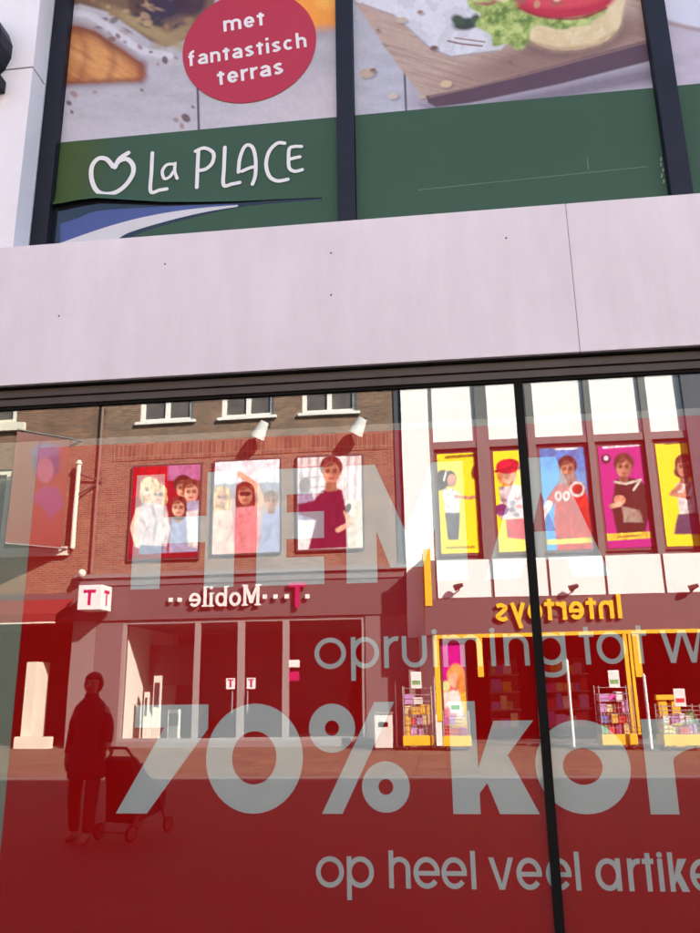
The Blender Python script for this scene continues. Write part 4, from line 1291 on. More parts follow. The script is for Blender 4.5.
def kid_a(p):
    p.blend(p.line([(446, 457), (474, 455)], 3, 1), (60, 46, 20), 0.8)
    p.blend(p.ell(442, 480, 7, 11, 10, 1.5), (50, 36, 34)); p.blend(p.ell(450, 478, 6.5, 8, 0, 1.5), (58, 42, 38)); p.blend(p.ell(452, 480, 4.5, 6.5, 0, 1.2), SK2)
    p.blend(p.line([(446, 472), (444, 480)], 1.6, 1), (230, 230, 230))
    p.blend(p.poly([(442, 490), (452, 488), (460, 494), (459, 514), (446, 514)], 1.5), (242, 240, 240))
    p.blend(p.line([(456, 496), (468, 498), (480, 496)], 3.4, 1), SK2)
    p.blend(p.poly([(445, 513), (460, 513), (459, 540), (448, 540)], 1.5), (84, 84, 90)); p.blend(p.ell(475, 472, 4, 7, 0, 2), (90, 70, 40))
    p.blend(p.line([(446, 548), (474, 547)], 2.5, 1), (110, 90, 40), 0.7)


def kid_b(p):
    p.blend(p.ell(507, 474, 10, 12, 0, 1.5), (236, 150, 80)); p.blend(p.ell(509, 476, 7, 8, 0, 1.5), SK)
    p.blend(p.ell(508, 466, 12, 7.5, -6, 1.2), (206, 24, 52)); p.blend(p.line([(496, 471), (512, 467), (521, 468)], 3, 1), (170, 14, 40))
    p.blend(p.poly([(500, 488), (516, 484), (530, 490), (530, 518), (502, 520)], 2), (226, 214, 218))
    for k in range(14):
        q = random.Random(300 + k); p.blend(p.ell(q.uniform(500, 530), q.uniform(488, 516), 3, 2.4, 0, 1), q.choice([(190, 60, 70), (120, 120, 150), (240, 220, 220), (90, 60, 110)]), 0.7)
    p.blend(p.ell(502, 510, 7, 6, 0, 1.2), (112, 60, 120)); p.blend(p.poly([(506, 520), (530, 518), (530, 540), (508, 538)], 1.5), (214, 60, 76))


def kid_c(p):
    p.blend(p.poly([(538, 448), (594, 446), (594, 470), (538, 470)], 8), (30, 130, 206))
    p.blend(p.line([(556, 449), (576, 448)], 3, 1), (240, 240, 246))
    p.blend(p.poly([(556, 485), (568, 480), (584, 484), (590, 505), (594, 556), (558, 556), (554, 520)], 2), (196, 50, 40))
    p.blend(p.line([(558, 490), (550, 502)], 9, 1.5), (196, 50, 40)); p.blend(p.line([(549, 504), (542, 516), (541, 526)], 7, 1.5), (238, 236, 238))
    head(p, 567, 468, 9, SK2, (70, 46, 38)); p.blend(p.poly([(560, 474), (575, 474), (577, 482), (558, 483)], 1.5), (150, 130, 128))
    p.blend(p.ell(577, 489, 8, 8, 0, 1.2), (224, 214, 210)); p.blend(p.ell(577, 489, 5.2, 5.2, 0, 1), (190, 52, 44))
    for x in (558, 566): p.blend(p.ell(x, 496, 3.6, 5, 0, 1), (240, 226, 214)); p.blend(p.ell(x, 496, 1.6, 2.8, 0, 1), (196, 50, 40))
    p.blend(p.line([(545, 542), (592, 540)], 5, 1), (232, 226, 80), 0.9)


def kid_d(p):
    p.blend(p.line([(604, 447), (642, 444)], 3.4, 1), (244, 210, 230)); p.blend(p.ell(606, 459, 5, 5, 0, 1), (50, 30, 50)); p.blend(p.ell(606, 458, 2.5, 2.5, 0, 1), (220, 200, 220))
    p.blend(p.poly([(616, 480), (632, 478), (648, 486), (650, 512), (644, 536), (618, 538), (612, 508)], 2), (30, 32, 30))
    head(p, 624, 466, 9.5, SK2, (74, 50, 40)); p.blend(p.line([(615, 482), (626, 484), (641, 480), (634, 490)], 2.4, 1), (206, 196, 186))
    p.blend(p.ell(620, 500, 6, 5, 0, 1.2), SK2); p.blend(p.line([(612, 506), (620, 504)], 5, 1.2), SK); p.blend(p.poly([(622, 506), (640, 510), (644, 522), (624, 522)], 2), (150, 140, 124))
    p.blend(p.poly([(604, 534), (652, 531), (652, 538), (604, 541)], 1), (236, 206, 70)); p.blend(p.line([(618, 537), (640, 535)], 1.6, 0.8), (120, 90, 60), 0.8)


def kid_e(p):
    p.blend(p.line([(666, 443), (690, 441)], 3.4, 1), (70, 56, 20), 0.9)
    p.blend(p.poly([(676, 484), (694, 480), (704, 486), (706, 514), (680, 514)], 2), (236, 232, 230))
    head(p, 684, 466, 9, SK2, (84, 50, 36), 0.5); p.blend(p.line([(680, 486), (672, 494), (684, 496), (690, 484)], 5, 1.5), SK2); p.blend(p.ell(688, 498, 3, 2, 0, 1), (150, 60, 60))
    p.blend(p.poly([(678, 514), (708, 512), (708, 534), (674, 534)], 2), (50, 66, 96))


YL = (250, 226, 40)
for k, (fn, base, lab) in enumerate(((kid_a, YL, 'yellow mirrored poster with girl reaching out, leftmost of the child posters'), (kid_b, YL, 'yellow mirrored poster with child in red cap'),
                                     (kid_c, (66, 160, 222), 'blue mirrored poster with boy in red shirt'), (kid_d, (186, 40, 134), 'magenta mirrored poster with child in black jacket'),
                                     (kid_e, YL, 'yellow mirrored poster with brown-haired child, rightmost of the child posters'))):
    a, b = cw[k]
    kp = empty('toy_poster', ((a + b) / 2, FY0, zp0), lab, 'poster', 'child posters above the toy shop')
    fb(a + 0.005, b - 0.005, -0.115, -0.06, zp0 - 0.02, zp1 + 0.04).build('frame', mat('maroon_frame', (0.10, 0.05, 0.045), 0.5, 0.1, 4), kp)
    far_sheet('picture', a + 0.09, min(b - 0.09, XPR + 0.3), zp0 + 0.06, zp1 - 0.08, -0.05, 110, 220, fn, base, kp, True)

# ---- toy shop window poster and goods on the pavement
def doll(p):
    p.blend(p.poly([(438, 690), (480, 690), (480, 730), (438, 730)], 6), (236, 190, 60))
    p.blend(p.line([(444, 640), (466, 640)], 4, 1.5), (230, 150, 220))
    p.blend(p.ell(456, 676, 9, 12, 0, 2), (236, 160, 90)); p.blend(p.ell(454, 680, 5, 7, 0, 1.5), SK); p.blend(p.ell(462, 684, 6, 9, 0, 2), (220, 140, 70))
    p.blend(p.poly([(444, 692), (458, 690), (466, 720), (444, 724)], 2), (230, 226, 220)); p.blend(p.ell(450, 715, 7, 8, 0, 2), (226, 120, 150))
    p.blend(p.ell(446, 686, 4, 5, 0, 1.5), (206, 226, 150))
xa, za = far(441, 637, 0.9); xb, zb_ = far(468, 735, 0.9)
wp = empty('window_poster', ((xa + xb) / 2, FY0 + 0.9, 0.0), 'magenta and yellow doll poster standing behind the yellow post of the toy shop', 'poster')
fb(xa - 0.04, xb + 0.04, 0.84, 0.895, max(zb_, 0.1) - 0.05, za + 0.04).build('board', metal_dark, wp)
fb(xa - 0.04, xa + 0.02, 0.7, 0.99, 0.0, 0.05).build('foot', metal_dark, wp)
fb(xb - 0.02, xb + 0.04, 0.7, 0.99, 0.0, 0.05).build('foot', metal_dark, wp)
far_sheet('picture', xa, xb, max(zb_, 0.1), za, 0.9, 60, 160, doll, (196, 20, 140), wp)

toy_cols = [(0.7, 0.05, 0.05), (0.75, 0.45, 0.05), (0.05, 0.2, 0.6), (0.65, 0.1, 0.4), (0.7, 0.7, 0.68), (0.1, 0.4, 0.15), (0.5, 0.3, 0.6), (0.75, 0.65, 0.3)]
toy_m = [mat('toy_box_colour_%d' % k, c, 0.45, 0.25, 9) for k, c in enumerate(toy_cols)]


def cage(pl, pr_, out, h, lab, seed, where):
    xa, xb = far(pl, 740, out)[0], far(pr_, 740, out)[0]
    w = xb - xa; xc = (xa + xb) / 2; d = 0.6; y = FY0 + out
    c = empty('wire_cage_trolley', (xc, y, 0), lab, 'trolley', 'wire cage trolleys outside the toy shop')
    m = MB()
    for sx in (xa, xb):
        for s_ in (-d / 2, d / 2): m.tube((sx, y + s_, 0.1), (sx, y + s_, h), 0.016, n=6)
    m.build('corner_posts', wire_m, c)
    m = MB()
    for k in range(9):
        z = 0.2 + (h - 0.25) * k / 8
        for s_ in (-d / 2, d / 2): m.tube((xa, y + s_, z), (xb, y + s_, z), 0.007, n=5, cap=False)
        for sx in (xa, xb): m.tube((sx, y - d / 2, z), (sx, y + d / 2, z), 0.007, n=5, cap=False)
    for k in range(1, 9):
        x = xa + w * k / 9
        for s_ in (-d / 2, d / 2): m.tube((x, y + s_, 0.2), (x, y + s_, h * 0.72), 0.006, n=5, cap=False)
    m.build('wire_mesh', wire_m, c)
    B(xa - 0.03, xb + 0.03, y - d / 2 - 0.03, y + d / 2 + 0.03, 0.12, 0.36).build('base_tray', yellow, c, bevel=0.02)
    for sx in (xa + 0.07, xb - 0.07):
        for s_ in (-d / 2 + 0.06, d / 2 - 0.06):
            MB().tube((sx - 0.02, y + s_, 0.06), (sx + 0.02, y + s_, 0.06), 0.06, n=14).build('castor', metal_dark, c)
    q = random.Random(seed)
    names = ['red', 'orange', 'blue', 'pink', 'white', 'green', 'purple', 'sand']
    for lv in range(5):
        x = xa + 0.03; nbx = 0
        while x < xb - 0.12:
            bw = q.uniform(0.12, 0.24); bh = q.uniform(0.14, 0.24); ci = q.randrange(8)
            if x + bw > xb - 0.02: break
            z = 0.365 + lv * 0.25
            if z + bh < h - 0.1:
                t = B(x, x + bw - 0.012, y - 0.25, y + 0.25 - q.uniform(0, 0.1), z, z + bh).build('toy_box', toy_m[ci], None, bevel=0.006, loc=(x, y, z))
                nbx += 1
                tag(t, '%s toy box, %s along the %s layer of the %s' % (names[ci], ['first', 'second', 'third', 'fourth', 'fifth', 'sixth', 'seventh', 'eighth', 'ninth'][min(nbx - 1, 8)], ['bottom', 'second', 'third', 'fourth', 'top'][lv], where), 'toy box', 'toy boxes in the cages')
            x += bw
    fb(xc - 0.13, xc + 0.13, out + d / 2 + 0.02, out + d / 2 + 0.03, h - 0.05, h + 0.36).build('price_card', letter_white, c)
    fb(xc - 0.10, xc + 0.10, out + d / 2 + 0.031, out + d / 2 + 0.034, h + 0.04, h + 0.14).build('price_print', toy_m[5 if seed % 2 else 0], c)


cage(405, 433, 1.3, 1.55, 'wire cage of toys left of the yellow posts, mirrored', 1, 'cage left of the yellow posts')
cage(601, 634, 1.5, 1.5, 'wire cage of toys with green price card beside the yellow posts, mirrored', 3, 'cage beside the yellow posts')
cage(662, 700, 1.9, 1.05, 'low wire cage of toys at the right edge of the mirrored pavement', 6, 'low cage at the right edge')
cage(444, 470, 1.6, 0.95, 'low wire cage of toys below the doll poster, mirrored', 5, 'low cage below the doll poster')

for k, (p0, p1, lab) in enumerate(((490, 520, 'left'), (545, 590, 'right'))):
    xa, xb = far(p0, 700, -2.4)[0], far(p1, 700, -2.4)[0]
    rk = empty('shop_shelves', ((xa + xb) / 2, FY0 - 2.4, 0.04), 'dim shelves of toys inside the mirrored toy shop, %s of the two racks' % lab, 'shelves', 'racks inside the toy shop')
    fb(xa, xb, -2.75, -2.7, 0.041, 2.3).build('back_panel', fascia_grey, rk)
    q = random.Random(40 + k)
    for lv in range(4):
        z = 0.35 + lv * 0.5
        fb(xa, xb, -2.7, -2.25, z - 0.04, z).build('shelf', shop_frame, rk)
        x = xa + 0.04
        nb = 0
        while x < xb - 0.25:
            bw = q.uniform(0.16, 0.34); ci = q.randrange(8)
            t = fb(x, x + bw - 0.02, -2.65, -2.28, z + 0.001, z + q.uniform(0.2, 0.42)).build('toy_box', toy_m[ci], None, bevel=0.006)
            tag(t, '%s toy box, %s along the %s shelf of the %s rack' % (['red', 'orange', 'blue', 'pink', 'white', 'green', 'purple', 'sand'][ci], ['first', 'second', 'third', 'fourth', 'fifth', 'sixth', 'seventh', 'eighth', 'ninth'][min(nb, 8)], ['lowest', 'second', 'third', 'top'][lv], lab), 'toy box', 'toy boxes on the racks')
            x += bw; nb += 1
for px0, px1, pb, lab in ((569, 575, 737, 'slim white pole in the doorway of the mirrored toy shop'), (646, 651.5, 763, 'slim white pole beside the yellow posts of the mirrored toy shop')):
    o_ = 1.4 if pb < 750 else 2.2
    x = far((px0 + px1) / 2, 720, o_)[0]; z1 = far(px0, 662 if pb < 750 else 677, o_)[1]
    fp = empty('flag_pole', (x, FY0 + o_, 0), lab, 'pole', 'white poles outside the toy shop')
    MB().tube((x, FY0 + o_, 0.05), (x, FY0 + o_, z1), 0.035, n=10).build('pole', letter_white, fp)
    MB().tube((x, FY0 + o_, 0.0), (x, FY0 + o_, 0.06), 0.2, 0.14, n=18).build('foot', metal_dark, fp)
    MB().tube((x, FY0 + o_, z1), (x, FY0 + o_, z1 + 0.08), 0.045, 0.01, n=10).build('tip', letter_white, fp)
# yellow shelf frame at the right
xa, za = far(655, 695, 0.9); xb, _ = far(677, 695, 0.9)
ys = empty('yellow_rack', ((xa + xb) / 2, FY0 + 0.9, 0), 'yellow display rack at the right of the mirrored toy shop', 'rack')
fb(xa, xb, 0.8, 1.0, za - 0.12, za).build('top_board', yellow, ys)
for x in (xa + 0.05, (xa + xb) / 2 + 0.1): fb(x, x + 0.2, 0.85, 0.95, 0.0, za - 0.121).build('upright', yellow, ys)
for z in (0.5, 1.0): fb(xa + 0.02, xb - 0.02, 0.7, 0.84, z, z + 0.05).build('shelf', yellow, ys)
# grey bin cabinet between the shops
xa, _ = far(376.5, 740, 1.0); xb, _ = far(394, 740, 1.0); h_ = far(385, 714, 1.0)[1]
bn = empty('litter_bin', ((xa + xb) / 2, FY0 + 1.2, 0), 'pale grey litter bin between the mirrored shops', 'litter bin')
fb(xa, xb, 1.0, 1.45, 0.06, h_).build('body', mat('bin_grey', (0.66, 0.65, 0.62), 0.5, 0.1, 4), bn, bevel=0.03)
fb(xa - 0.02, xb + 0.02, 0.98, 1.47, h_, h_ + 0.06).build('lid', taupe_l, bn, bevel=0.02)
fb((xa + xb) / 2 - 0.12, (xa + xb) / 2 + 0.12, 1.451, 1.456, h_ - 0.3, h_ - 0.18).build('slot', gasket, bn)
fb(xa + 0.03, xb - 0.03, 1.03, 1.42, 0.0, 0.06).build('foot', metal_dark, bn)

# ---- neighbouring brick building with awning and banner at the left
lf = empty('corner_brick_building', (-15, FY0, 0), 'orange brick building with white windows and red awning, mirrored at the left edge', 'building')
XL0, XL1 = -32.0, XB0 - 0.6
za0 = far(40, 604)[1]
xw0, xw1 = far(-40, 480)[0], far(9, 500)[0]; zw0 = far(10, 549)[1]; zw1 = far(8, 475)[1]
fb(XL0, XL1 + 0.595, -0.35, 0.0, za0 + 0.3, zw0).build('brick_wall', brick_b, lf)
fb(xw1, XL1 + 0.595, -0.35, 0.0, zw0, 13.2).build('brick_wall', brick_b, lf)
fb(XL0, xw0, -0.35, 0.0, zw0, 13.2).build('brick_wall', brick_b, lf)
fb(xw0, xw1, -0.35, 0.0, zw1 + 0.2, far(8, 424)[1]).build('brick_wall', brick_b, lf)
fb(xw0, xw1, -0.35, 0.0, 12.4, 13.2).build('brick_wall', brick_b, lf)
fb(XL0, XL1 + 0.6, -0.4, 0.3, 13.201, 13.6).build('cornice', white_paint, lf)
for z0, z1 in ((zw0, zw1 + 0.2), (far(8, 424)[1], 12.4)):
    f = MB().box(xw0, xw0 + 0.16, FY0 - 0.2, FY0 - 0.06, z0, z1).box(xw1 - 0.2, xw1, FY0 - 0.2, FY0 - 0.06, z0, z1).box(xw0 + 0.16, xw1 - 0.2, FY0 - 0.2, FY0 - 0.06, z0, z0 + 0.16)
    f.box(xw0 + 0.16, xw1 - 0.2, FY0 - 0.2, FY0 - 0.06, z1 - 0.16, z1).box((xw0 + xw1) / 2 - 0.08, (xw0 + xw1) / 2 + 0.08, FY0 - 0.2, FY0 - 0.06, z0 + 0.16, z1 - 0.16)
    f = f.build('window', cream_paint, lf)
    fb(xw0 - 0.1, far(70, 550)[0] if z0 < 7 else xw1 + 0.3, -0.05, 0.14, z0 - 0.26, z0 - 0.002).build('sill', cream_paint, f)
    fb(xw0 + 0.16, xw1 - 0.2, -0.15, -0.14, z0 + 0.16, z1 - 0.16).build('pane', far_pane, f)
fb(XL0, XP0 - 0.01, -0.3, 0.05, za0 - 0.45, za0 + 0.299).build('shop_fascia', fascia_grey, lf)
aw = empty('red_awning', (-12, FY0, za0), 'red striped-edge awning over the mirrored shop at the left edge', 'awning')
xaw = far(84, 604, 0.1)[0]
MB().prism([(FY0 + 0.051, za0 + 0.12), (FY0 + 1.1, za0 - 0.38), (FY0 + 1.1, za0 - 0.43), (FY0 + 0.051, za0 + 0.05)], 'x', -20, XP0 - 0.02).build('cloth', awning_red, aw)
B(-20, XP0 - 0.02, FY0 + 1.08, FY0 + 1.1, za0 - 0.62, za0 - 0.431).build('valance', awning_red, aw)
B(-20, XP0 - 0.02, FY0 + 1.06, FY0 + 1.115, za0 - 0.66, za0 - 0.621).build('front_rail', cream_paint, aw)
fb(XL0, -15.2, -0.4, 0.0, 0, za0 - 0.46).build('shop_front', fascia_grey, lf)
fb(-15.2, XP0 - 0.02, -4.2, -4.0, 0, 3.6).build('interior_wall', dark_room, lf)
fb(XL0, XP0 - 0.02, -10, -4.3, 0, 13.1).build('rear_block', brick_b, lf)
fb(XL0, XL1 + 0.59, -4.3, -0.36, 12.9, 13.1).build('roof', fascia_grey, lf)
fb(-15.2, XP0 - 0.02, -4.0, -0.3, 0.012, 0.04).build('interior_floor', floor_in, lf)
fb(-15.2, XP0 - 0.02, -4.0, -0.31, za0 - 0.5, za0 - 0.46).build('interior_ceiling', fascia_grey, lf)
xs0 = far(36, 720, -0.4)[0]
fb(xs0 - 0.3, xs0, -1.0, -0.15, 0.04, 2.4).build('entrance_wall', cream_paint, lf)
fb(xs0 - 0.35, xs0 + 0.7, -0.14, 0.1, 0.012, 0.32).build('entrance_step', cream_paint, lf)
# banner on a bracket
pA = far(70, 490)[0]
bnr = empty('hanging_banner', (pA, FY0, far(70, 552)[1]), 'orange and purple portrait banner hanging from the mirrored brick corner', 'banner')


def portrait(p):
    t = np.clip((p.v - 500) / 60, 0, 1)
    p.blend(t, (104, 26, 26), 0.7)
    p.blend(p.ell(46, 462, 14, 18, 0, 3), (44, 30, 70)); p.blend(p.ell(45, 470, 8.5, 13, 0, 2), (110, 66, 84)); p.blend(p.poly([(30, 498), (44, 486), (58, 488), (64, 506), (50, 520), (44, 508)], 3), (92, 44, 78))
    p.blend(p.ell(45, 450, 15, 7, -8, 3), (78, 62, 100), 0.8)


bA, bB = np.array((pA, FY0 + 0.25, 0)), np.array((pA - 1.15, FY0 + 1.35, 0))
zt_, zb2 = far(60, 437, 0.6)[1], far(60, 545, 0.6)[1]
def bp_(a, b, pos):
    u, v = mirror_px(pos)
    p = Print(u, v, (96, 42, 26), 1.0); portrait(p); p.mul(0.9 + 0.2 * fbm(u / 5, v / 5, 5)); return p.c  # banner inks darkened to put its shade into the print
T = lambda q, z: (q[0], q[1], z)
sheet('cloth', (T(bB, zt_), T(bA, zt_), T(bA, zb2), T(bB, zb2)), 70, 130, bp_, pm2, bnr)
MB().tube(T(bA - (bB - bA) * 0.22, zt_ + 0.05), T(bB, zt_ + 0.05), 0.03, n=8).build('top_arm', metal_dark, bnr)
MB().tube(T(bA - (bB - bA) * 0.22, zb2 - 0.03), T(bB, zb2 - 0.03), 0.03, n=8).build('bottom_arm', metal_dark, bnr)
xk, zk = far(79, 464, 0.2)
pb_ = empty('wall_bracket', (xk, FY0, far(79, 548)[1]), 'cream pole with round finial on a bracket at the mirrored brick corner', 'bracket')
MB().tube((xk, FY0 + 0.2, far(79, 548, 0.2)[1]), (xk, FY0 + 0.2, zk), 0.07, n=10).build('pole', cream_paint, pb_)
MB().tube((xk, FY0 + 0.2, zk), (xk, FY0 + 0.2, zk + 0.12), 0.11, 0.06, n=12).build('finial', cream_paint, pb_)
MB().tube((xk, FY0 + 0.2, zk - 0.3), (xk + 0.7, FY0 + 0.05, zk - 0.55), 0.03, n=8).build('brace', metal_dark, pb_)
MB().tube((xk, FY0 + 0.2, zk - 1.0), (xk + 0.7, FY0 + 0.05, zk - 0.55), 0.03, n=8).build('brace', metal_dark, pb_)
xg, zg = far(81, 573, 0.4)
gl = empty('globe_lamp', (xg, FY0, zg), 'small cream globe lamp on the mirrored ledge above the cube sign', 'lamp')
gm = MB()
for i in range(8):
    t0, t1 = math.pi * i / 8, math.pi * (i + 1) / 8
    gm.tube((xg, FY0 + 0.35, zg - 0.12 * math.cos(t0)), (xg, FY0 + 0.35, zg - 0.12 * math.cos(t1)), max(0.002, 0.12 * math.sin(t0)), max(0.002, 0.12 * math.sin(t1)), n=14, cap=False)
gm.build('globe', cream_paint, gl, smooth=True)
MB().tube((xg, FY0 + 0.01, zg), (xg, FY0 + 0.25, zg), 0.025, n=8).build('arm', metal_dark, gl)

# ---- more buildings closing the street on both sides
for nm_, x0_, x1_, m_, h_, lab in (('brick_row_building', XPR + 3.52, 46, brick, 12.5, 'brown brick building at the far right end of the mirrored row'), ('brick_row_building', -46, XL0 - 0.02, brick_b, 12.0, 'orange brick building at the far left end of the mirrored row')):
    rb = empty(nm_, ((x0_ + x1_) / 2, FY0, 0), lab, 'building', 'end buildings of the street row')
    fb(x0_, x1_, -9, 0, 0.0, h_).build('wall', m_, rb)
    fb(x0_, x1_, -9.1, 0.2, h_ + 0.002, h_ + 0.3).build('cornice', white_paint, rb)
    n = int((x1_ - x0_) / 3)
    for i in range(n):
        for z in (5, 8.6):
            xx = x0_ + 1 + i * 3
            w__ = fb(xx, xx + 1.4, 0.001, 0.06, z, z + 1.9).build('window', white_paint, rb)
            fb(xx + 0.12, xx + 1.28, 0.061, 0.065, z + 0.12, z + 1.78).build('pane', dark_pane, w__)

# =================================================================== PASSER-BY WITH PUSHCHAIR (mirrored at the left)
PYm = 4.55                                     # mirrored depth
py = 2 * GLASS_Y - PYm
xp = at(88, 760, PYm)[0]


def skin_mesh(name, verts, edges, radii, material, parent, root=0, sub=2):
    me = bpy.data.meshes.new(name)
    me.from_pydata([tuple(v) for v in verts], edges, [])
    o = bpy.data.objects.new(name, me)
    COL.objects.link(o)
    md = o.modifiers.new('skin', 'SKIN')
    for k, r in enumerate(radii):
        me.skin_vertices[0].data[k].radius = (r, r) if not isinstance(r, tuple) else r
        me.skin_vertices[0].data[k].use_root = (k == root)
    md.use_smooth_shade = True
    sb = o.modifiers.new('sub', 'SUBSURF'); sb.levels = sub; sb.render_levels = sub
    me.materials.append(material)
    if parent is not None:
        o.parent = parent
        o.matrix_parent_inverse = Matrix.Translation(parent.location).inverted()
    return o


per = empty('person', (xp, py, 0), 'person in dark coat walking with a pushchair, mirrored at the lower left', 'person')
hx, hz = at(112, 748, PYm - 0.1)
J = dict(pelvis=(xp, py, 0.98), waist=(xp, py, 1.12), chest=(xp - 0.01, py, 1.34), neck=(xp - 0.01, py, 1.50), headb=(xp + 0.005, py + 0.02, 1.58), headm=(xp + 0.01, py + 0.03, 1.67), headt=(xp + 0.01, py + 0.02, 1.76),
         shl=(xp - 0.165, py, 1.41), ell=(xp - 0.215, py - 0.03, 1.14), wrl=(xp - 0.22, py + 0.05, 0.90), shr=(xp + 0.165, py, 1.41), elr=(xp + 0.225, py + 0.0, 1.17), wrr=(hx - 0.05, py + 0.1, hz + 0.03),
         hil=(xp - 0.09, py, 0.92), knl=(xp - 0.12, py + 0.03, 0.50), anl=(xp - 0.13, py - 0.06, 0.09), hir=(xp + 0.09, py, 0.92), knr=(xp + 0.11, py + 0.10, 0.50), anr=(xp + 0.10, py + 0.12, 0.09),
         tol=(xp - 0.14, py + 0.10, 0.04), tor=(xp + 0.11, py + 0.28, 0.04), pal=(xp - 0.22, py + 0.07, 0.83), par=(hx, py + 0.11, hz))
nm = list(J)
ed = [('pelvis', 'waist'), ('waist', 'chest'), ('chest', 'neck'), ('neck', 'headb'), ('headb', 'headm'), ('headm', 'headt'), ('chest', 'shl'), ('shl', 'ell'), ('ell', 'wrl'), ('wrl', 'pal'), ('chest', 'shr'), ('shr', 'elr'), ('elr', 'wrr'), ('wrr', 'par'),
      ('pelvis', 'hil'), ('hil', 'knl'), ('knl', 'anl'), ('anl', 'tol'), ('pelvis', 'hir'), ('hir', 'knr'), ('knr', 'anr'), ('anr', 'tor')]
rad = dict(pelvis=(0.15, 0.10), waist=(0.11, 0.07), chest=(0.10, 0.07), neck=0.05, headb=0.075, headm=0.088, headt=0.06, shl=0.05, ell=0.04, wrl=0.03, shr=0.05, elr=0.045, wrr=0.03, hil=0.085, knl=0.06, anl=0.045, hir=0.085, knr=0.06, anr=0.045, tol=0.035, tor=0.035, pal=0.03, par=0.03)
V_, E_, Rd = [J[k] for k in nm], [(nm.index(a), nm.index(b)) for a, b in ed], [rad[k] for k in nm]
for hand_, base_, dr in (('pal', 'pal', -1), ('par', 'par', 1)):         # five bent fingers on each hand
    bpt = Vector(J[hand_])
    for f_ in range(5):
        off = Vector((0.0, (f_ - 2) * 0.016, 0))
        if f_ == 4: a_, b_ = bpt + Vector((0.02 * -dr, 0.04, 0.02)), bpt + Vector((0.03 * -dr, 0.06, -0.01))
        else: a_, b_ = bpt + off + Vector((0, 0, -0.05 - 0.006 * (2 - abs(f_ - 1.5)))), bpt + off + Vector((-0.015 * dr, 0.01, -0.085 - 0.008 * (2 - abs(f_ - 1.5))))
        i0 = len(V_); V_ += [tuple(a_), tuple(b_)]; E_ += [(nm.index(hand_), i0), (i0, i0 + 1)]; Rd += [0.009, 0.008]
skin_mesh('body', V_, E_, Rd, skin, per)
def loft(secs, n=28):
    m_ = MB()
    for z, hw, hd, ox, oy in secs:
        for k in range(n):
            t = 2 * math.pi * k / n
            wob = 1 + 0.025 * math.sin(5 * t + z * 9)
            m_.v.append((xp + ox + hw * wob * math.copysign(abs(math.cos(t)) ** 0.85, math.cos(t)), py + oy + hd * wob * math.copysign(abs(math.sin(t)) ** 0.85, math.sin(t)), z))
    for i_ in range(len(secs) - 1):
        for k in range(n):
            a = i_ * n + k; b = i_ * n + (k + 1) % n
            m_.f.append((a, b, b + n, a + n))
    m_.f.append(tuple(range(n))); m_.f.append(tuple((len(secs) - 1) * n + k for k in reversed(range(n))))
    return m_


loft([(0.66, 0.20, 0.155, 0.0, 0.02), (0.74, 0.208, 0.16, 0, 0.015), (0.90, 0.195, 0.15, 0, 0.01), (1.02, 0.178, 0.135, 0, 0), (1.13, 0.165, 0.125, 0, 0), (1.25, 0.178, 0.13, 0, 0), (1.36, 0.188, 0.125, 0, 0),
      (1.42, 0.172, 0.115, 0, 0), (1.47, 0.125, 0.095, 0, 0), (1.51, 0.082, 0.08, 0, 0.005), (1.56, 0.068, 0.072, 0.0, 0.01)]).build('coat', coat, per, smooth=True)
for a, b, c in (('shl', 'ell', 'wrl'), ('shr', 'elr', 'wrr')):
    sx_ = 1 if a == 'shr' else -1
    skin_mesh('sleeve', [Vector(J[a]) + Vector((-sx_ * 0.03, 0, -0.05)), (Vector(J[a]) + Vector(J[b])) / 2 + Vector((0, 0, -0.01)), J[b], (Vector(J[b]) + Vector(J[c])) / 2, J[c]], [(0, 1), (1, 2), (2, 3), (3, 4)], [0.072, 0.066, 0.058, 0.052, 0.046], coat, per)
TK = ['pelvis', 'hil', 'knl', 'anl', 'hir', 'knr', 'anr']
skin_mesh('trousers', [J[k] for k in TK], [(TK.index(a), TK.index(b)) for a, b in ed if a in TK and b in TK], [(0.16, 0.11), 0.10, 0.08, 0.07, 0.10, 0.08, 0.07], trouser, per)
for a, b in (('anl', 'tol'), ('anr', 'tor')):
    A_, B_ = Vector(J[a]), Vector(J[b])
    skin_mesh('shoe', [A_ + Vector((0, -0.05, -0.04)), (A_ + B_) / 2 + Vector((0, 0, -0.01)), B_], [(0, 1), (1, 2)], [0.048, 0.05, 0.04], metal_dark, per)
hb = bmesh.new()
bmesh.ops.create_icosphere(hb, subdivisions=4, radius=1.0)
hq = random.Random(5)
for v in hb.verts:
    k = 1 + 0.05 * math.sin(v.co.x * 13 + v.co.z * 7) * math.sin(v.co.y * 11 + 2) + hq.uniform(-0.015, 0.015)
    d = v.co.copy()
    if d.y > 0.35 and d.z < 0.35: k *= 0.72                 # hair leaves the face free
    v.co = Vector((xp + 0.008 + d.x * 0.105 * k, py + 0.0 + d.y * 0.118 * k, 1.672 + d.z * (0.118 if d.z > 0 else 0.125) * k))
hme = bpy.data.meshes.new('hair'); hb.to_mesh(hme); hb.free(); hme.materials.append(hair)
for p_ in hme.polygons: p_.use_smooth = True
ho = bpy.data.objects.new('hair', hme); COL.objects.link(ho); ho.parent = per; ho.matrix_parent_inverse = Matrix.Translation(per.location).inverted()
hm = Vector(J['headm'])
for s_ in (-1, 1):
    MB().tube(hm + Vector((s_ * 0.033, 0.085, 0.0)), hm + Vector((s_ * 0.033, 0.098, 0.0)), 0.013, 0.006, n=10).build('eye', metal_dark, per)
MB().tube(hm + Vector((0, 0.08, -0.01)), hm + Vector((0, 0.115, -0.04)), 0.01, 0.016, n=8).build('nose', skin, per)
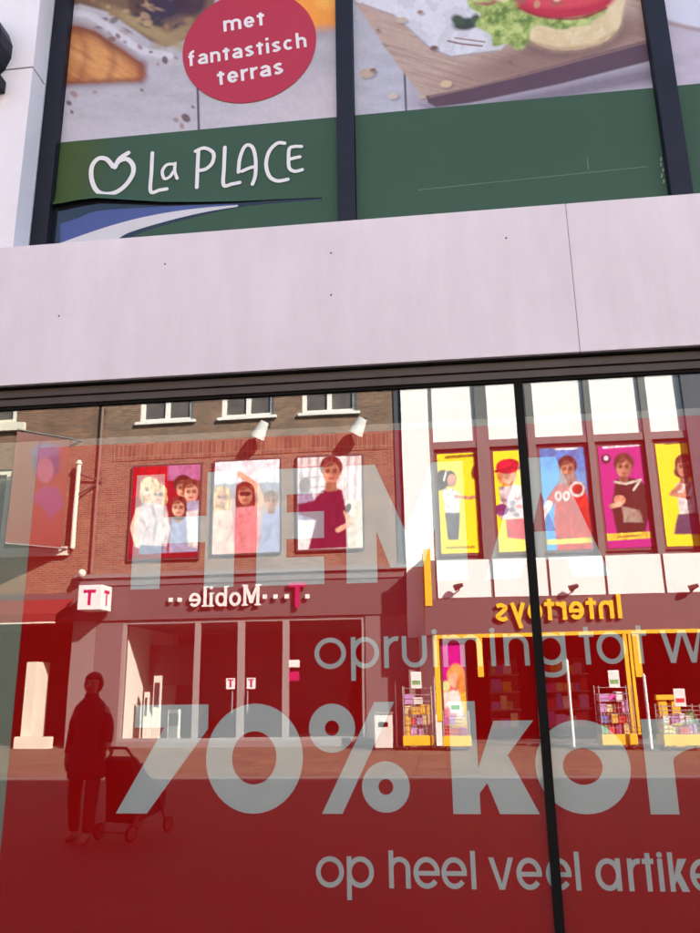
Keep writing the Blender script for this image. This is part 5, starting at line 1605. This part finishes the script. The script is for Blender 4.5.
B(hm.x - 0.025, hm.x + 0.025, hm.y + 0.07, hm.y + 0.094, hm.z - 0.072, hm.z - 0.062).build('mouth', badge_red, per)

# pushchair to the right of the person
bx = hx + 0.05
bu_ = empty('pushchair', (hx, py + 0.1, 0), 'dark folding pushchair held by the mirrored passer-by', 'pushchair')
m = MB()
for s_ in (-0.2, 0.2):
    yy = py + 0.1 + s_
    m.tube((hx, yy, hz), (bx + 0.55, yy, 0.42), 0.014, n=8).tube((bx + 0.55, yy, 0.42), (bx + 0.72, yy, 0.10), 0.014, n=8).tube((bx + 0.42, yy, 0.5), (bx + 0.08, yy, 0.10), 0.014, n=8)
m.tube((hx, py - 0.1, hz), (hx, py + 0.3, hz), 0.016, n=8).tube((bx + 0.08, py - 0.1, 0.1), (bx + 0.08, py + 0.3, 0.1), 0.012, n=8)
m.build('frame', metal_dark, bu_)
MB().prism([(bx + 0.2, 0.78), (bx + 0.26, 0.80), (bx + 0.42, 0.46), (bx + 0.66, 0.40), (bx + 0.66, 0.34), (bx + 0.36, 0.40)], 'y', py - 0.08, py + 0.28).build('seat', coat, bu_, bevel=0.01)
MB().prism([(bx + 0.03, 0.84), (bx + 0.12, 0.88), (bx + 0.45, 0.58), (bx + 0.70, 0.46), (bx + 0.68, 0.26), (bx + 0.14, 0.18), (bx + 0.12, 0.55)], 'y', py - 0.10, py + 0.30).build('carrycot', coat, bu_, bevel=0.03)
for xx in (bx + 0.08, bx + 0.72):
    for s_ in (-0.22, 0.22):
        yy = py + 0.1 + s_
        ty = MB()
        for k in range(20):
            t0, t1 = 2 * math.pi * k / 20, 2 * math.pi * (k + 1) / 20
            ty.tube((xx + 0.075 * math.cos(t0), yy, 0.1 + 0.075 * math.sin(t0)), (xx + 0.075 * math.cos(t1), yy, 0.1 + 0.075 * math.sin(t1)), 0.015, n=6, cap=False)
        w_o = ty.build('wheel', gasket, bu_)
        MB().tube((xx, yy - 0.012, 0.1), (xx, yy + 0.012, 0.1), 0.068, n=18).build('hub', metal_dark, w_o)
bu_.rotation_euler = (0, 0, R(-72))
